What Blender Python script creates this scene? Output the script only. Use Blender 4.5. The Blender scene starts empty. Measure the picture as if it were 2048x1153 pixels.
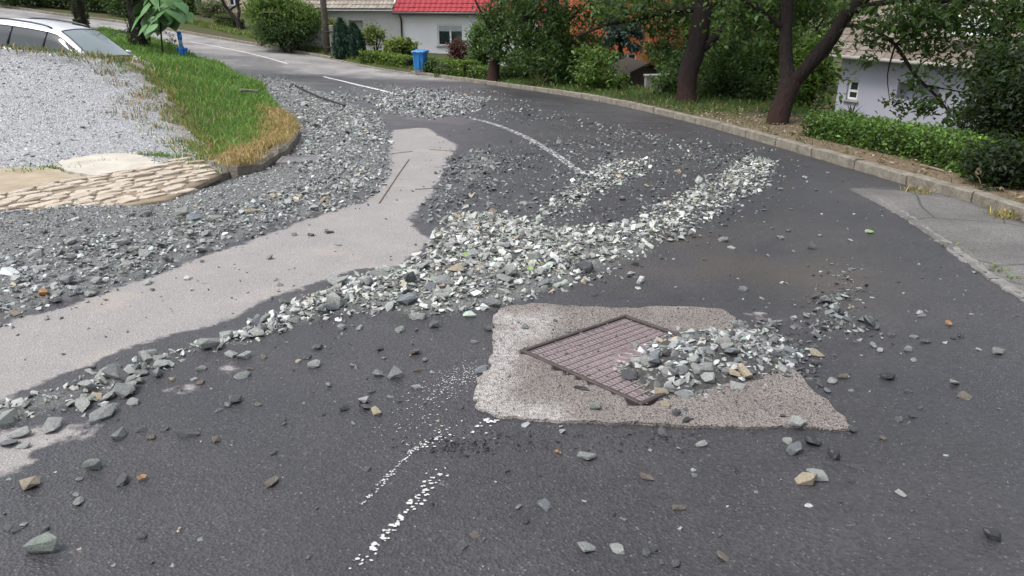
import bpy, bmesh, math, random
import numpy as np
from mathutils import Vector, Matrix
from mathutils.geometry import delaunay_2d_cdt

random.seed(7)
rng = np.random.default_rng(7)
scene = bpy.context.scene
COL = scene.collection

# ------------------------------------------------------------------ camera
CAM_H = 1.5
PITCH = math.radians(22.7)
FPX = 1539.0                       # focal length in pixels of the 2048 wide photograph
cam_data = bpy.data.cameras.new('camera')
cam_data.sensor_width = 36.0
cam_data.lens = 36.0 * FPX / 2048.0
cam_data.clip_start = 0.05
cam_data.clip_end = 3000.0
cam = bpy.data.objects.new('camera', cam_data)
COL.objects.link(cam)
cam.location = (0, 0, CAM_H)
cam.rotation_euler = (math.radians(90) - PITCH, 0, 0)
scene.camera = cam

# ------------------------------------------------------------------ sky and sun (bright overcast day)
SUN_EL, SUN_AZ = math.radians(60), math.radians(-112)     # azimuth measured from +Y, towards -X (sun on the left, a little behind)
world = bpy.data.worlds.new('World')
scene.world = world
world.use_nodes = True
wn = world.node_tree.nodes; wl = world.node_tree.links
wn.clear()
w_out = wn.new('ShaderNodeOutputWorld'); w_bg = wn.new('ShaderNodeBackground')
w_sky = wn.new('ShaderNodeTexSky'); w_sky.sky_type = 'NISHITA'; w_sky.sun_disc = False
w_sky.sun_elevation = SUN_EL; w_sky.sun_rotation = SUN_AZ
w_sky.air_density = 1.0; w_sky.dust_density = 3.0; w_sky.ozone_density = 1.0
w_hs = wn.new('ShaderNodeHueSaturation'); w_hs.inputs['Saturation'].default_value = 0.32   # clouded: nearly grey
wl.new(w_sky.outputs[0], w_hs.inputs['Color']); wl.new(w_hs.outputs[0], w_bg.inputs['Color'])
w_bg.inputs['Strength'].default_value = 0.15
wl.new(w_bg.outputs[0], w_out.inputs['Surface'])

sun_d = bpy.data.lights.new('sun', 'SUN')
sun_d.energy = 1.5; sun_d.angle = math.radians(18); sun_d.color = (1.0, 0.965, 0.92)
sun = bpy.data.objects.new('sun', sun_d); COL.objects.link(sun)
sun_dir = Vector((math.sin(SUN_AZ) * math.cos(SUN_EL), math.cos(SUN_AZ) * math.cos(SUN_EL), math.sin(SUN_EL)))
sun.rotation_euler = sun_dir.to_track_quat('Z', 'Y').to_euler()
sun.location = (0, 0, 30)

scene.view_settings.view_transform = 'Standard'
scene.view_settings.look = 'None'
scene.view_settings.gamma = 1.0
scene.view_settings.use_curve_mapping = False
scene.view_settings.exposure = 1.0
scene.render.resolution_x = 1024
scene.render.resolution_y = 576

# ------------------------------------------------------------------ pixel helpers (photograph is 2048 x 1153)
SP, CP = math.sin(PITCH), math.cos(PITCH)
def ray(px, py):
    u = (px - 1024.0) / FPX; v = (py - 576.5) / FPX
    return np.array([u, CP - v * SP, -(SP + v * CP)])
def P(px, py, s):
    """point on the pixel's ray at depth s (metres along the optical axis)"""
    r = ray(px, py) * s
    return np.array([r[0], r[1], r[2] + CAM_H])

# ------------------------------------------------------------------ terrain height functions (thin plate splines)
class TPS:
    def __init__(self, pts, lam=1e-3):
        p = np.array(pts, float); self.xy = p[:, :2]; n = len(p)
        K = self.k(np.linalg.norm(self.xy[:, None] - self.xy[None], axis=2)) + lam * np.eye(n)
        A = np.zeros((n + 3, n + 3)); A[:n, :n] = K; A[:n, n] = 1; A[:n, n+1:] = self.xy
        A[n, :n] = 1; A[n+1:, :n] = self.xy.T
        b = np.zeros(n + 3); b[:n] = p[:, 2]
        self.w = np.linalg.solve(A, b)
    def k(self, r):
        r2 = r * r + 1e-12
        return 0.5 * r2 * np.log(r2)
    def __call__(self, x, y):
        x = np.asarray(x, float); y = np.asarray(y, float); sh = np.broadcast(x, y).shape
        q = np.stack([np.broadcast_to(x, sh).ravel(), np.broadcast_to(y, sh).ravel()], 1)
        out = np.zeros(len(q)); n = len(self.xy)
        for i in range(0, len(q), 20000):
            d = np.linalg.norm(q[i:i+20000, None] - self.xy[None], axis=2)
            out[i:i+20000] = self.k(d) @ self.w[:n] + self.w[n] + q[i:i+20000] @ self.w[n+1:]
        return out.reshape(sh)
_rp = []
for yy in (-12, -4, 2, 7, 12, 17, 22):
    for xx in (-9, -3, 3, 9):
        _rp.append((xx, yy, -0.079 * yy))
_rp += [(-3.5, 30.5, -2.38), (-6.96, 29.4, -2.32), (-9.5, 33.2, -2.2), (-12.4, 36.5, -2.05), (-16.5, 39.8, -1.85),
        (-21.2, 42.0, -1.35), (-30, 45, -0.65), (-45, 49, 0.4), (-23, 45.8, -1.25), (-13.5, 40.8, -2.05), (0, 38, -2.5),
        (8, 30, -2.4), (16, 20, -2.0), (16, 36, -2.7), (0, 50, -2.7), (-12, 55, -2.2), (-18, 30, -1.3), (-20, 12, -0.9),
        (-20, -5, 0.3), (20, 0, 0.0), (20, 55, -3.0), (-40, 20, -0.4), (-40, 70, 0.5)]
_road = TPS(_rp)
def hroad(x, y):
    return _road(np.clip(x, -46, 24), np.clip(y, -12, 53))
def hit(px, py, h=hroad, s0=1.2, s1=75.0):
    """where the pixel's ray meets the height field h"""
    r = ray(px, py); ss = np.linspace(s0, s1, 1500)
    z = CAM_H + r[2] * ss - h(r[0] * ss, r[1] * ss)
    i = np.argmax(z < 0) if (z < 0).any() else len(ss) - 1
    a, b = ss[max(i-1, 0)], ss[i]
    for _ in range(25):
        m = 0.5 * (a + b)
        if CAM_H + r[2] * m - float(h(r[0] * m, r[1] * m)) < 0: b = m
        else: a = m
    return np.array([r[0] * b, r[1] * b, CAM_H + r[2] * b])
def G(px, py):
    return hit(px, py)[:2]
def Gs(pts):
    return np.array([G(*p) for p in pts])

def resample(poly, step, closed=False):
    poly = np.asarray(poly, float)
    if closed: poly = np.vstack([poly, poly[:1]])
    out = []
    for a, b in zip(poly[:-1], poly[1:]):
        n = max(1, int(math.ceil(np.linalg.norm(b[:2] - a[:2]) / step)))
        for i in range(n): out.append(a + (b - a) * i / n)
    if not closed: out.append(poly[-1])
    return np.array(out)
def smooth_line(pts, step=0.25):
    """Catmull-Rom through pts"""
    p = np.asarray(pts, float); p = np.vstack([2*p[0]-p[1], p, 2*p[-1]-p[-2]]); out = []
    for i in range(1, len(p) - 2):
        n = max(2, int(np.linalg.norm(p[i+1] - p[i]) / step))
        for k in range(n):
            t = k / n; a, b, c, d = p[i-1], p[i], p[i+1], p[i+2]
            out.append(0.5*((2*b)+(c-a)*t+(2*a-5*b+4*c-d)*t*t+(3*b-a-3*c+d)*t**3))
    out.append(p[-2]); return np.array(out)
def inside(poly, x, y):
    poly = np.asarray(poly); x = np.asarray(x, float); y = np.asarray(y, float); c = np.zeros(x.shape, bool)
    j = len(poly) - 1
    for i in range(len(poly)):
        xi, yi = poly[i]; xj, yj = poly[j]
        if yi != yj:
            t = ((yi > y) != (yj > y)) & (x < (xj - xi) * (y - yi) / (yj - yi) + xi)
            c ^= t
        j = i
    return c
def seg_dist(line, x, y, closed=False):
    line = np.asarray(line, float)
    if closed: line = np.vstack([line, line[:1]])
    x = np.asarray(x, float); y = np.asarray(y, float); best = np.full(x.shape, 1e9)
    for a, b in zip(line[:-1], line[1:]):
        d = b - a; L = d @ d + 1e-12
        t = np.clip(((x - a[0]) * d[0] + (y - a[1]) * d[1]) / L, 0, 1)
        best = np.minimum(best, (x - a[0] - t * d[0])**2 + (y - a[1] - t * d[1])**2)
    return np.sqrt(best)
def sdf(poly, x, y):
    """signed distance, positive inside"""
    d = seg_dist(poly, x, y, True)
    return np.where(inside(poly, x, y), d, -d)
def signed_line(line, x, y):
    """signed distance to an open polyline, positive on its right hand side"""
    line = np.asarray(line, float); x = np.asarray(x, float); y = np.asarray(y, float)
    best = np.full(x.shape, 1e18); sg = np.ones(x.shape)
    for a, b in zip(line[:-1], line[1:]):
        d = b - a; L = d @ d + 1e-12
        t = np.clip(((x - a[0]) * d[0] + (y - a[1]) * d[1]) / L, 0, 1)
        q = (x - a[0] - t * d[0])**2 + (y - a[1] - t * d[1])**2
        cr = d[0] * (y - a[1]) - d[1] * (x - a[0])
        m = q < best; best = np.where(m, q, best); sg = np.where(m, np.where(cr < 0, 1.0, -1.0), sg)
    return np.sqrt(best) * sg
def sstep(a, b, x):
    t = np.clip((np.asarray(x, float) - a) / (b - a), 0, 1); return t * t * (3 - 2 * t)
def vnoise(x, y, sc, seed=0):
    """cheap smooth value noise 0..1"""
    x = np.asarray(x, float) * sc + 131.7 + seed * 17.3; y = np.asarray(y, float) * sc + 57.1 + seed * 9.1
    xi = np.floor(x); yi = np.floor(y); fx = x - xi; fy = y - yi
    fx = fx*fx*(3-2*fx); fy = fy*fy*(3-2*fy)
    def hsh(a, b):
        v = np.sin(a * 127.1 + b * 311.7 + seed * 74.7) * 43758.5453; return v - np.floor(v)
    return (hsh(xi,yi)*(1-fx)+hsh(xi+1,yi)*fx)*(1-fy)+(hsh(xi,yi+1)*(1-fx)+hsh(xi+1,yi+1)*fx)*fy

# ------------------------------------------------------------------ object helpers
def tag(o, label=None, cat=None, group=None, kind=None):
    if label: o['label'] = label
    if cat: o['category'] = cat
    if group: o['group'] = group
    if kind: o['kind'] = kind
    return o
def link(name, data, parent=None):
    o = bpy.data.objects.new(name, data); COL.objects.link(o)
    if parent is not None: o.parent = parent
    return o
def thing(name, label, cat, loc=(0, 0, 0), rz=0.0, group=None):
    o = link(name, None); o.location = [float(v) for v in loc]; o.rotation_euler = (0, 0, rz); o.empty_display_size = 0.2
    return tag(o, label, cat, group)
def np_mesh(name, V, F, mat=None, col=None, smooth=False, parent=None, attrs=None):
    """V (n,3); F (m,k) integer array or list of such arrays with different k"""
    Fl = F if isinstance(F, list) else [F]
    Fl = [np.asarray(f, np.int32) for f in Fl if len(f)]
    me = bpy.data.meshes.new(name)
    V = np.asarray(V, np.float32); me.vertices.add(len(V)); me.vertices.foreach_set('co', V.ravel())
    loops = np.concatenate([f.ravel() for f in Fl]); me.loops.add(len(loops)); me.loops.foreach_set('vertex_index', loops)
    tot = np.concatenate([np.full(len(f), f.shape[1], np.int32) for f in Fl])
    st = np.concatenate([[0], np.cumsum(tot)[:-1]]).astype(np.int32)
    me.polygons.add(len(tot)); me.polygons.foreach_set('loop_start', st)
    try: me.polygons.foreach_set('loop_total', tot)
    except Exception: pass
    me.polygons.foreach_set('use_smooth', np.full(len(tot), bool(smooth)))
    if col is not None:
        a = me.attributes.new('col', 'FLOAT_COLOR', 'POINT')
        c = np.ones((len(V), 4), np.float32); c[:, :3] = col; a.data.foreach_set('color', c.ravel())
    for k, v in (attrs or {}).items():
        a = me.attributes.new(k, 'FLOAT', 'POINT'); a.data.foreach_set('value', np.asarray(v, np.float32))
    me.update(calc_edges=True); me.validate()
    if mat: me.materials.append(mat)
    return link(name, me, parent)
class MB:
    """collects shapes into one mesh"""
    def __init__(self): self.v = []; self.f = []
    def add(self, v, f):
        n = len(self.v); self.v += [tuple(map(float, p)) for p in v]; self.f += [tuple(i + n for i in q) for q in f]; return self
    def box(self, x0, x1, y0, y1, z0, z1, bev=0.0, M=None):
        if bev <= 0:
            v = [(x0,y0,z0),(x1,y0,z0),(x1,y1,z0),(x0,y1,z0),(x0,y0,z1),(x1,y0,z1),(x1,y1,z1),(x0,y1,z1)]
            f = [(0,3,2,1),(4,5,6,7),(0,1,5,4),(1,2,6,5),(2,3,7,6),(3,0,4,7)]
        else:
            b = bev; v = []
            for z, i in ((z0, b), (z0 + b, 0), (z1 - b, 0), (z1, b)):
                v += [(x0+i+(b if not i else 0),y0+i,z),(x1-i-(b if not i else 0),y0+i,z),(x1-i,y0+i+(b if not i else 0),z),(x1-i,y1-i-(b if not i else 0),z),
                      (x1-i-(b if not i else 0),y1-i,z),(x0+i+(b if not i else 0),y1-i,z),(x0+i,y1-i-(b if not i else 0),z),(x0+i,y0+i+(b if not i else 0),z)]
            f = [tuple(reversed(range(8))), tuple(range(24, 32))]
            for k in range(3):
                for j in range(8):
                    a = k*8+j; c = k*8+(j+1) % 8; f.append((a, c, c+8, a+8))
        if M is not None: v = [tuple(M @ Vector(p)) for p in v]
        return self.add(v, f)
    def tube(self, pts, radii, n=10, cap=True, wob=0.0, sd=0):
        pts = [Vector([float(c) for c in p]) for p in pts]; r0 = random.Random(sd); rings = []; v = []; f = []
        for i, p in enumerate(pts):
            t = (pts[min(i+1, len(pts)-1)] - pts[max(i-1, 0)]).normalized()
            ref = Vector((0, 1, 0)) if abs(t.y) < 0.9 else Vector((1, 0, 0))
            a = t.cross(ref).normalized(); b = t.cross(a).normalized()
            for k in range(n):
                an = 2*math.pi*k/n; rr = radii[i] * (1 + wob * (r0.random() - 0.5) * 2)
                v.append(p + a * math.cos(an) * rr + b * math.sin(an) * rr)
        for i in range(len(pts) - 1):
            for k in range(n):
                f.append((i*n+k, i*n+(k+1) % n, (i+1)*n+(k+1) % n, (i+1)*n+k))
        if cap:
            f.append(tuple(range(n))); f.append(tuple(reversed(range((len(pts)-1)*n, len(pts)*n))))
        return self.add(v, f)
    def lathe(self, prof, n=16, c=(0, 0, 0)):
        v = []; f = []
        for r, z in prof:
            for k in range(n):
                a = 2*math.pi*k/n; v.append((c[0]+r*math.cos(a), c[1]+r*math.sin(a), c[2]+z))
        for i in range(len(prof)-1):
            for k in range(n): f.append((i*n+k, i*n+(k+1) % n, (i+1)*n+(k+1) % n, (i+1)*n+k))
        f.append(tuple(reversed(range(n)))); f.append(tuple(range((len(prof)-1)*n, len(prof)*n)))
        return self.add(v, f)
    def build(self, name, mat, parent=None, smooth=False):
        me = bpy.data.meshes.new(name); me.from_pydata(self.v, [], self.f); me.update()
        bm = bmesh.new(); bm.from_mesh(me); bmesh.ops.recalc_face_normals(bm, faces=bm.faces); bm.to_mesh(me); bm.free()
        if smooth: me.polygons.foreach_set('use_smooth', np.full(len(me.polygons), True))
        if mat: me.materials.append(mat)
        return link(name, me, parent)
def cdt_sheet(poly, hfun, spacing, skirt=0.0, step=None, jitter=0.25, rough=0.0):
    """triangulated sheet over a polygon; returns V, F (triangles)"""
    poly = resample(poly, step or spacing, True); x0, y0 = poly.min(0); x1, y1 = poly.max(0)
    gx, gy = np.meshgrid(np.arange(x0, x1, spacing), np.arange(y0, y1, spacing)); gx = gx.ravel(); gy = gy.ravel()
    gx = gx + (rng.random(len(gx)) - .5) * spacing * jitter; gy = gy + (rng.random(len(gy)) - .5) * spacing * jitter
    d = sdf(poly, gx, gy); k = d > spacing * 0.45; gx = gx[k]; gy = gy[k]
    pts = [Vector(p) for p in poly] + [Vector((a, b)) for a, b in zip(gx, gy)]
    n = len(poly); r = delaunay_2d_cdt(pts, [], [list(range(n))], 1, 1e-6)
    xy = np.array([tuple(p) for p in r[0]]); F = [tuple(f) for f in r[2]]
    F = np.array([f for f in F if len(f) == 3], np.int32)
    z = hfun(xy[:, 0], xy[:, 1]); V = np.column_stack([xy, z])
    a = V[F[:, 1]] - V[F[:, 0]]; b = V[F[:, 2]] - V[F[:, 0]]; flip = (a[:, 0]*b[:, 1]-a[:, 1]*b[:, 0]) < 0
    F[flip] = F[flip][:, ::-1]
    if skirt > 0:
        e = {}
        for t in F:
            for i in range(3):
                key = (t[i], t[(i+1) % 3]); e[key] = 1
        bd = [k for k in e if (k[1], k[0]) not in e]
        m = len(V); idx = {}; ex = []
        for k in bd:
            for q in k:
                if q not in idx: idx[q] = m + len(ex); ex.append(V[q] - np.array([0, 0, skirt]))
        V = np.vstack([V, np.array(ex)])
        sk = []
        for p, q in bd: sk += [(q, p, idx[p]), (q, idx[p], idx[q])]
        F = np.vstack([F, np.array(sk, np.int32)])
    return V, F

# ------------------------------------------------------------------ material helpers
class NT:
    def __init__(self, name):
        self.m = bpy.data.materials.new(name); self.m.use_nodes = True
        self.t = self.m.node_tree; self.n = self.t.nodes; self.l = self.t.links
        self.b = self.n['Principled BSDF']; self.out = self.n['Material Output']
        self.geo = self.n.new('ShaderNodeNewGeometry')
    def node(self, ty, **kw):
        nd = self.n.new(ty)
        for k, v in kw.items(): setattr(nd, k, v)
        return nd
    def _in(self, sock, v):
        if isinstance(v, bpy.types.NodeSocket): self.l.new(v, sock)
        elif v is not None:
            if isinstance(v, (tuple, list)) and len(v) == 3 and sock.type == 'RGBA': v = (*v, 1)
            elif isinstance(v, (int, float)) and sock.type == 'RGBA': v = (v, v, v, 1)
            sock.default_value = v
    def noise(self, scale, detail=3, rough=0.55, vec=None):
        nd = self.node('ShaderNodeTexNoise'); self._in(nd.inputs['Vector'], vec or self.geo.outputs['Position'])
        nd.inputs['Scale'].default_value = scale; nd.inputs['Detail'].default_value = detail; nd.inputs['Roughness'].default_value = rough
        return nd.outputs['Fac']
    def voro(self, scale, out='Color', feature='F1', vec=None):
        nd = self.node('ShaderNodeTexVoronoi'); nd.feature = feature; self._in(nd.inputs['Vector'], vec or self.geo.outputs['Position'])
        nd.inputs['Scale'].default_value = scale; return nd.outputs[out]
    def math(self, op, a, b=None, c=None, clamp=False):
        nd = self.node('ShaderNodeMath', operation=op, use_clamp=clamp); self._in(nd.inputs[0], a)
        if b is not None: self._in(nd.inputs[1], b)
        if c is not None: self._in(nd.inputs[2], c)
        return nd.outputs[0]
    def ramp(self, f, a, b, lo=0.0, hi=1.0):
        nd = self.node('ShaderNodeMapRange'); self._in(nd.inputs[0], f)
        for i, v in ((1, a), (2, b), (3, lo), (4, hi)): self._in(nd.inputs[i], v)
        nd.clamp = True; return nd.outputs[0]
    def mix(self, f, a, b, blend='MIX'):
        nd = self.node('ShaderNodeMix'); nd.data_type = 'RGBA'; nd.blend_type = blend
        self._in(nd.inputs[0], f); self._in(nd.inputs[6], a); self._in(nd.inputs[7], b); return nd.outputs[2]
    def attr(self, name, out='Fac'):
        nd = self.node('ShaderNodeAttribute', attribute_name=name); return nd.outputs[out]
    def bump(self, h, strength=0.3, dist=0.01):
        nd = self.node('ShaderNodeBump'); nd.inputs['Strength'].default_value = strength; nd.inputs['Distance'].default_value = dist
        self._in(nd.inputs['Height'], h); self.l.new(nd.outputs[0], self.b.inputs['Normal']); return nd
    def set(self, color=None, rough=None, spec=None, metal=None):
        if color is not None: self._in(self.b.inputs['Base Color'], color)
        if rough is not None: self._in(self.b.inputs['Roughness'], rough)
        if spec is not None: self._in(self.b.inputs['Specular IOR Level'], spec)
        if metal is not None: self._in(self.b.inputs['Metallic'], metal)
        return self.m
def simple(name, c1, c2=None, scale=6, rough=0.8, bscale=None, bstr=0.3, bdist=0.01, spec=0.4, metal=0.0):
    t = NT(name); c2 = c2 or tuple(v * 0.75 for v in c1)
    f = t.noise(scale, 5, 0.6); f2 = t.ramp(f, 0.3, 0.7)
    t.set(t.mix(f2, c1, c2), rough, spec, metal)
    if bscale: t.bump(t.noise(bscale, 4, 0.6), bstr, bdist)
    return t.m
def leaf_mat(name, trans=0.35, rough=0.55, spec=0.3):
    t = NT(name); c = t.attr('col', 'Color'); t.set(c, rough, spec)
    tr = t.node('ShaderNodeBsdfTranslucent'); t.l.new(t.mix(0.35, c, (0.16, 0.26, 0.02)), tr.inputs['Color'])
    mx = t.node('ShaderNodeMixShader'); mx.inputs[0].default_value = trans
    t.l.new(t.b.outputs[0], mx.inputs[1]); t.l.new(tr.outputs[0], mx.inputs[2]); t.l.new(mx.outputs[0], t.out.inputs['Surface'])
    return t.m
M = {}
def make_materials():
    # --- road: wet dark asphalt, dry pale asphalt, silt under the gravel
    t = NT('road_asphalt')
    pos = t.geo.outputs['Position']
    big = t.noise(0.55, 4, 0.6); mid = t.noise(3.0, 4, 0.6); fine = t.noise(22, 3, 0.6)
    cells = t.node('ShaderNodeSeparateColor'); t.l.new(t.voro(95, 'Color'), cells.inputs[0])
    cells2 = t.node('ShaderNodeSeparateColor'); t.l.new(t.voro(230, 'Color'), cells2.inputs[0])
    vd = t.voro(95, 'Distance')
    agg = cells.outputs[0]; cells3 = t.node('ShaderNodeSeparateColor'); t.l.new(t.voro(170, 'Color'), cells3.inputs[0]); chip = t.ramp(cells3.outputs[1], 0.975, 0.99)
    wetc = t.mix(t.ramp(big, 0.35, 0.65), (0.037, 0.0355, 0.042), (0.058, 0.0545, 0.057))
    wetc = t.mix(t.ramp(mid, 0.35, 0.7, 0, 0.55), wetc, (0.028, 0.027, 0.0295))
    wetc = t.mix(t.ramp(agg, 0.0, 1.0, 0.0, 0.62), wetc, (0.012, 0.012, 0.013))
    wetc = t.mix(t.math('MULTIPLY', chip, 0.4), wetc, (0.20, 0.195, 0.185))
    brown = t.math('MULTIPLY', t.ramp(t.attr('silty'), 0.0, 1.0), t.ramp(t.noise(0.9, 4, 0.6), 0.35, 0.7))
    wetc = t.mix(t.math('MULTIPLY', brown, 0.8), wetc, (0.085, 0.067, 0.048))
    dryc = t.mix(t.ramp(mid, 0.3, 0.7), (0.26, 0.243, 0.237), (0.215, 0.203, 0.20))
    dryc = t.mix(t.ramp(cells2.outputs[0], 0, 1, 0, 0.6), dryc, (0.135, 0.125, 0.122))
    dryc = t.mix(t.math('MULTIPLY', t.ramp(cells2.outputs[1], 0.9, 0.95), 0.5), dryc, (0.42, 0.40, 0.38))
    tanmask = t.ramp(t.noise(1.6, 5, 0.65), 0.56, 0.7)
    dryc = t.mix(t.math('MULTIPLY', tanmask, 0.35), dryc, (0.34, 0.29, 0.225))
    spots = t.ramp(t.noise(5.0, 2, 0.5), 0.72, 0.74)
    d = t.math('ADD', t.attr('dry'), t.math('MULTIPLY_ADD', mid, 0.30, -0.15))
    d = t.math('ADD', d, t.math('MULTIPLY_ADD', fine, 0.10, -0.05))
    dm = t.ramp(d, -0.015, 0.02); dm = t.math('MULTIPLY', dm, t.math('SUBTRACT', 1.0, t.math('MULTIPLY', spots, 0.75)))
    c = t.mix(dm, wetc, dryc)
    s = t.math('ADD', t.attr('silt'), t.math('MULTIPLY_ADD', mid, 0.35, -0.18))
    sm = t.ramp(s, -0.05, 0.08)
    siltc = t.mix(t.ramp(cells2.outputs[0], 0, 1), (0.035, 0.036, 0.036), (0.15, 0.15, 0.145))
    siltc = t.mix(t.math('MULTIPLY', t.ramp(cells.outputs[2], 0.75, 0.9), 0.8), siltc, (0.19, 0.195, 0.19))
    c = t.mix(t.math('MULTIPLY', sm, 0.93), c, siltc)
    farc = t.mix(t.ramp(t.noise(0.8, 5, 0.65), 0.38, 0.62), (0.25, 0.24, 0.23), (0.15, 0.145, 0.142))
    farc = t.mix(t.ramp(t.noise(0.35, 5, 0.7), 0.52, 0.6, 0, 0.7), farc, (0.085, 0.083, 0.085))
    c = t.mix(t.attr('farroad'), c, farc)
    r = t.mix(dm, t.ramp(t.noise(1.1, 3, 0.6), 0.3, 0.7, 0.34, 0.55), 0.85)
    r = t.mix(sm, r, 0.7); r = t.mix(t.attr('farroad'), r, 0.7)
    pud = t.ramp(t.math('ADD', t.attr('puddle'), t.math('MULTIPLY_ADD', mid, 0.5, -0.25)), 0.0, 0.08)
    r = t.mix(pud, r, 0.36)
    t.set(c, r, 0.5)
    hgt = t.math('ADD', t.math('MULTIPLY', vd, 0.9), t.math('MULTIPLY', cells.outputs[2], 0.5))
    hgt = t.math('MULTIPLY', hgt, t.math('SUBTRACT', 1.0, t.math('MULTIPLY', pud, 0.75)))
    t.bump(hgt, 0.55, 0.006)
    M['road'] = t.m
    # --- gravel stones in the mass (vertex colour) and single stones (object colour)
    for nm, objcol in (('gravel', False), ('stone', True)):
        t = NT(nm)
        if objcol:
            oi = t.node('ShaderNodeObjectInfo'); c = oi.outputs['Color']
            tc = t.node('ShaderNodeTexCoord'); vec = tc.outputs['Object']
            n1 = t.noise(9, 5, 0.65, vec); n2 = t.noise(3.0, 4, 0.6, vec)
            c = t.mix(t.ramp(n1, 0.3, 0.72), c, t.mix(0.5, c, (0.02, 0.022, 0.024), 'MIX'))
            c = t.mix(t.ramp(n2, 0.55, 0.72, 0, 0.4), c, (0.30, 0.29, 0.26))
            t.bump(t.noise(14, 6, 0.7, vec), 0.55, 0.05)
        else:
            c = t.attr('col', 'Color'); n1 = t.noise(70, 4, 0.6)
            c = t.mix(t.ramp(n1, 0.3, 0.75, 0, 0.6), c, t.mix(0.6, c, (0.02, 0.022, 0.022)))
            t.bump(t.noise(160, 3, 0.6), 0.4, 0.004)
        t.set(c, 0.62, 0.42); M[nm] = t.m
    # --- concrete patch round the manhole
    t = NT('concrete_patch')
    c2 = t.node('ShaderNodeSeparateColor'); t.l.new(t.voro(150, 'Color'), c2.inputs[0])
    base = t.mix(t.ramp(t.noise(2.2, 5, 0.6), 0.3, 0.7), (0.315, 0.28, 0.258), (0.205, 0.182, 0.168))
    base = t.mix(t.ramp(c2.outputs[0], 0, 1, 0, 0.8), base, (0.10, 0.086, 0.078))
    base = t.mix(t.math('MULTIPLY', t.ramp(c2.outputs[1], 0.86, 0.92), 0.85), base, (0.04, 0.035, 0.033))
    lime = t.ramp(t.math('ADD', t.attr('lime'), t.math('MULTIPLY_ADD', t.noise(5.5, 5, 0.65), 1.0, -0.5)), 0.15, 0.6)
    base = t.mix(t.math('MULTIPLY', t.math('MULTIPLY', lime, t.ramp(t.noise(38, 4, 0.7), 0.35, 0.6)), 0.75), base, (0.46, 0.44, 0.425))
    t.set(base, 0.8, 0.35); t.bump(t.math('ADD', t.voro(150, 'Distance'), t.noise(40, 4, 0.6)), 0.9, 0.010); M['concrete_patch'] = t.m
    # --- cast iron cover
    t = NT('cast_iron')
    c = t.mix(t.ramp(t.noise(14, 5, 0.65), 0.3, 0.7), (0.135, 0.10, 0.104), (0.20, 0.158, 0.16))
    c = t.mix(t.ramp(t.noise(3, 3), 0.45, 0.65, 0, 0.6), c, (0.08, 0.06, 0.064))
    t.set(c, t.ramp(t.noise(20, 3), 0.3, 0.7, 0.30, 0.5), 0.5, 0.12); t.bump(t.noise(120, 3), 0.3, 0.002); M['iron'] = t.m
    M['iron_worn'] = simple('cast_iron_worn', (0.27, 0.22, 0.222), (0.19, 0.152, 0.156), 30, 0.38, 120, 0.2, 0.002, 0.5, 0.12)
    M['iron_dark'] = simple('cast_iron_dark', (0.045, 0.036, 0.036), (0.075, 0.06, 0.058), 20, 0.5, 90, 0.3, 0.003, 0.4, 0.3)
    # --- kerbs, concrete, cobbles
    t = NT('kerb_concrete')
    c = t.mix(t.ramp(t.noise(6, 6, 0.7), 0.3, 0.7), (0.26, 0.235, 0.195), (0.115, 0.103, 0.083))
    c = t.mix(t.ramp(t.noise(14, 5, 0.7), 0.5, 0.75, 0, 0.75), c, (0.085, 0.082, 0.062))
    t.set(c, 0.9, 0.25); t.bump(t.noise(35, 6, 0.7), 0.9, 0.022); M['kerb'] = t.m
    M['cobble'] = simple('cobble_stone', (0.46, 0.405, 0.335), (0.29, 0.24, 0.185), 7, 0.9, 40, 0.8, 0.015)
    M['mortar'] = simple('sandy_joint', (0.15, 0.115, 0.08), (0.26, 0.205, 0.145), 7, 0.95, 60, 0.5, 0.008)
    M['slab'] = simple('pale_concrete', (0.44, 0.415, 0.365), (0.33, 0.30, 0.25), 3.5, 0.9, 70, 0.4, 0.006)
    M['tan_slab'] = simple('tan_concrete', (0.34, 0.285, 0.21), (0.25, 0.205, 0.145), 4, 0.95, 90, 0.6, 0.008)
    t = NT('old_asphalt')
    c2 = t.node('ShaderNodeSeparateColor'); t.l.new(t.voro(120, 'Color'), c2.inputs[0])
    c = t.mix(t.ramp(t.noise(1.4, 5, 0.6), 0.35, 0.7), (0.175, 0.168, 0.162), (0.085, 0.081, 0.079))
    c = t.mix(t.ramp(c2.outputs[0], 0, 1, 0, 0.75), c, (0.05, 0.048, 0.046))
    crack = t.ramp(t.voro(1.3, 'Distance', 'DISTANCE_TO_EDGE', t.mix(0.12, t.geo.outputs['Position'], t.node('ShaderNodeTexNoise').outputs['Color'])), 0.0, 0.018, 1, 0)
    c = t.mix(t.math('MULTIPLY', crack, 0.8), c, (0.025, 0.024, 0.022))
    t.set(c, 0.8, 0.35); t.bump(t.math('SUBTRACT', t.voro(120, 'Distance'), crack), 0.5, 0.006); M['old_asphalt'] = t.m
    # --- gravel lot
    t = NT('lot_gravel')
    a = t.node('ShaderNodeSeparateColor'); t.l.new(t.voro(38, 'Color'), a.inputs[0])
    b = t.node('ShaderNodeSeparateColor'); t.l.new(t.voro(80, 'Color'), b.inputs[0])
    c = t.mix(t.ramp(a.outputs[0], 0, 1), (0.24, 0.244, 0.256), (0.45, 0.452, 0.465))
    c = t.mix(t.ramp(b.outputs[0], 0.5, 0.9, 0, 0.75), c, (0.085, 0.085, 0.09))
    c = t.mix(t.ramp(t.math('ADD', t.attr('soil'), t.math('MULTIPLY_ADD', t.noise(2.5, 5, 0.7), 0.9, -0.45)), 0.15, 0.5, 0, 0.6), c, (0.15, 0.12, 0.08))
    t.set(c, 0.85, 0.3); t.bump(t.voro(38, 'Distance'), 0.9, 0.03); M['lot'] = t.m
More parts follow.
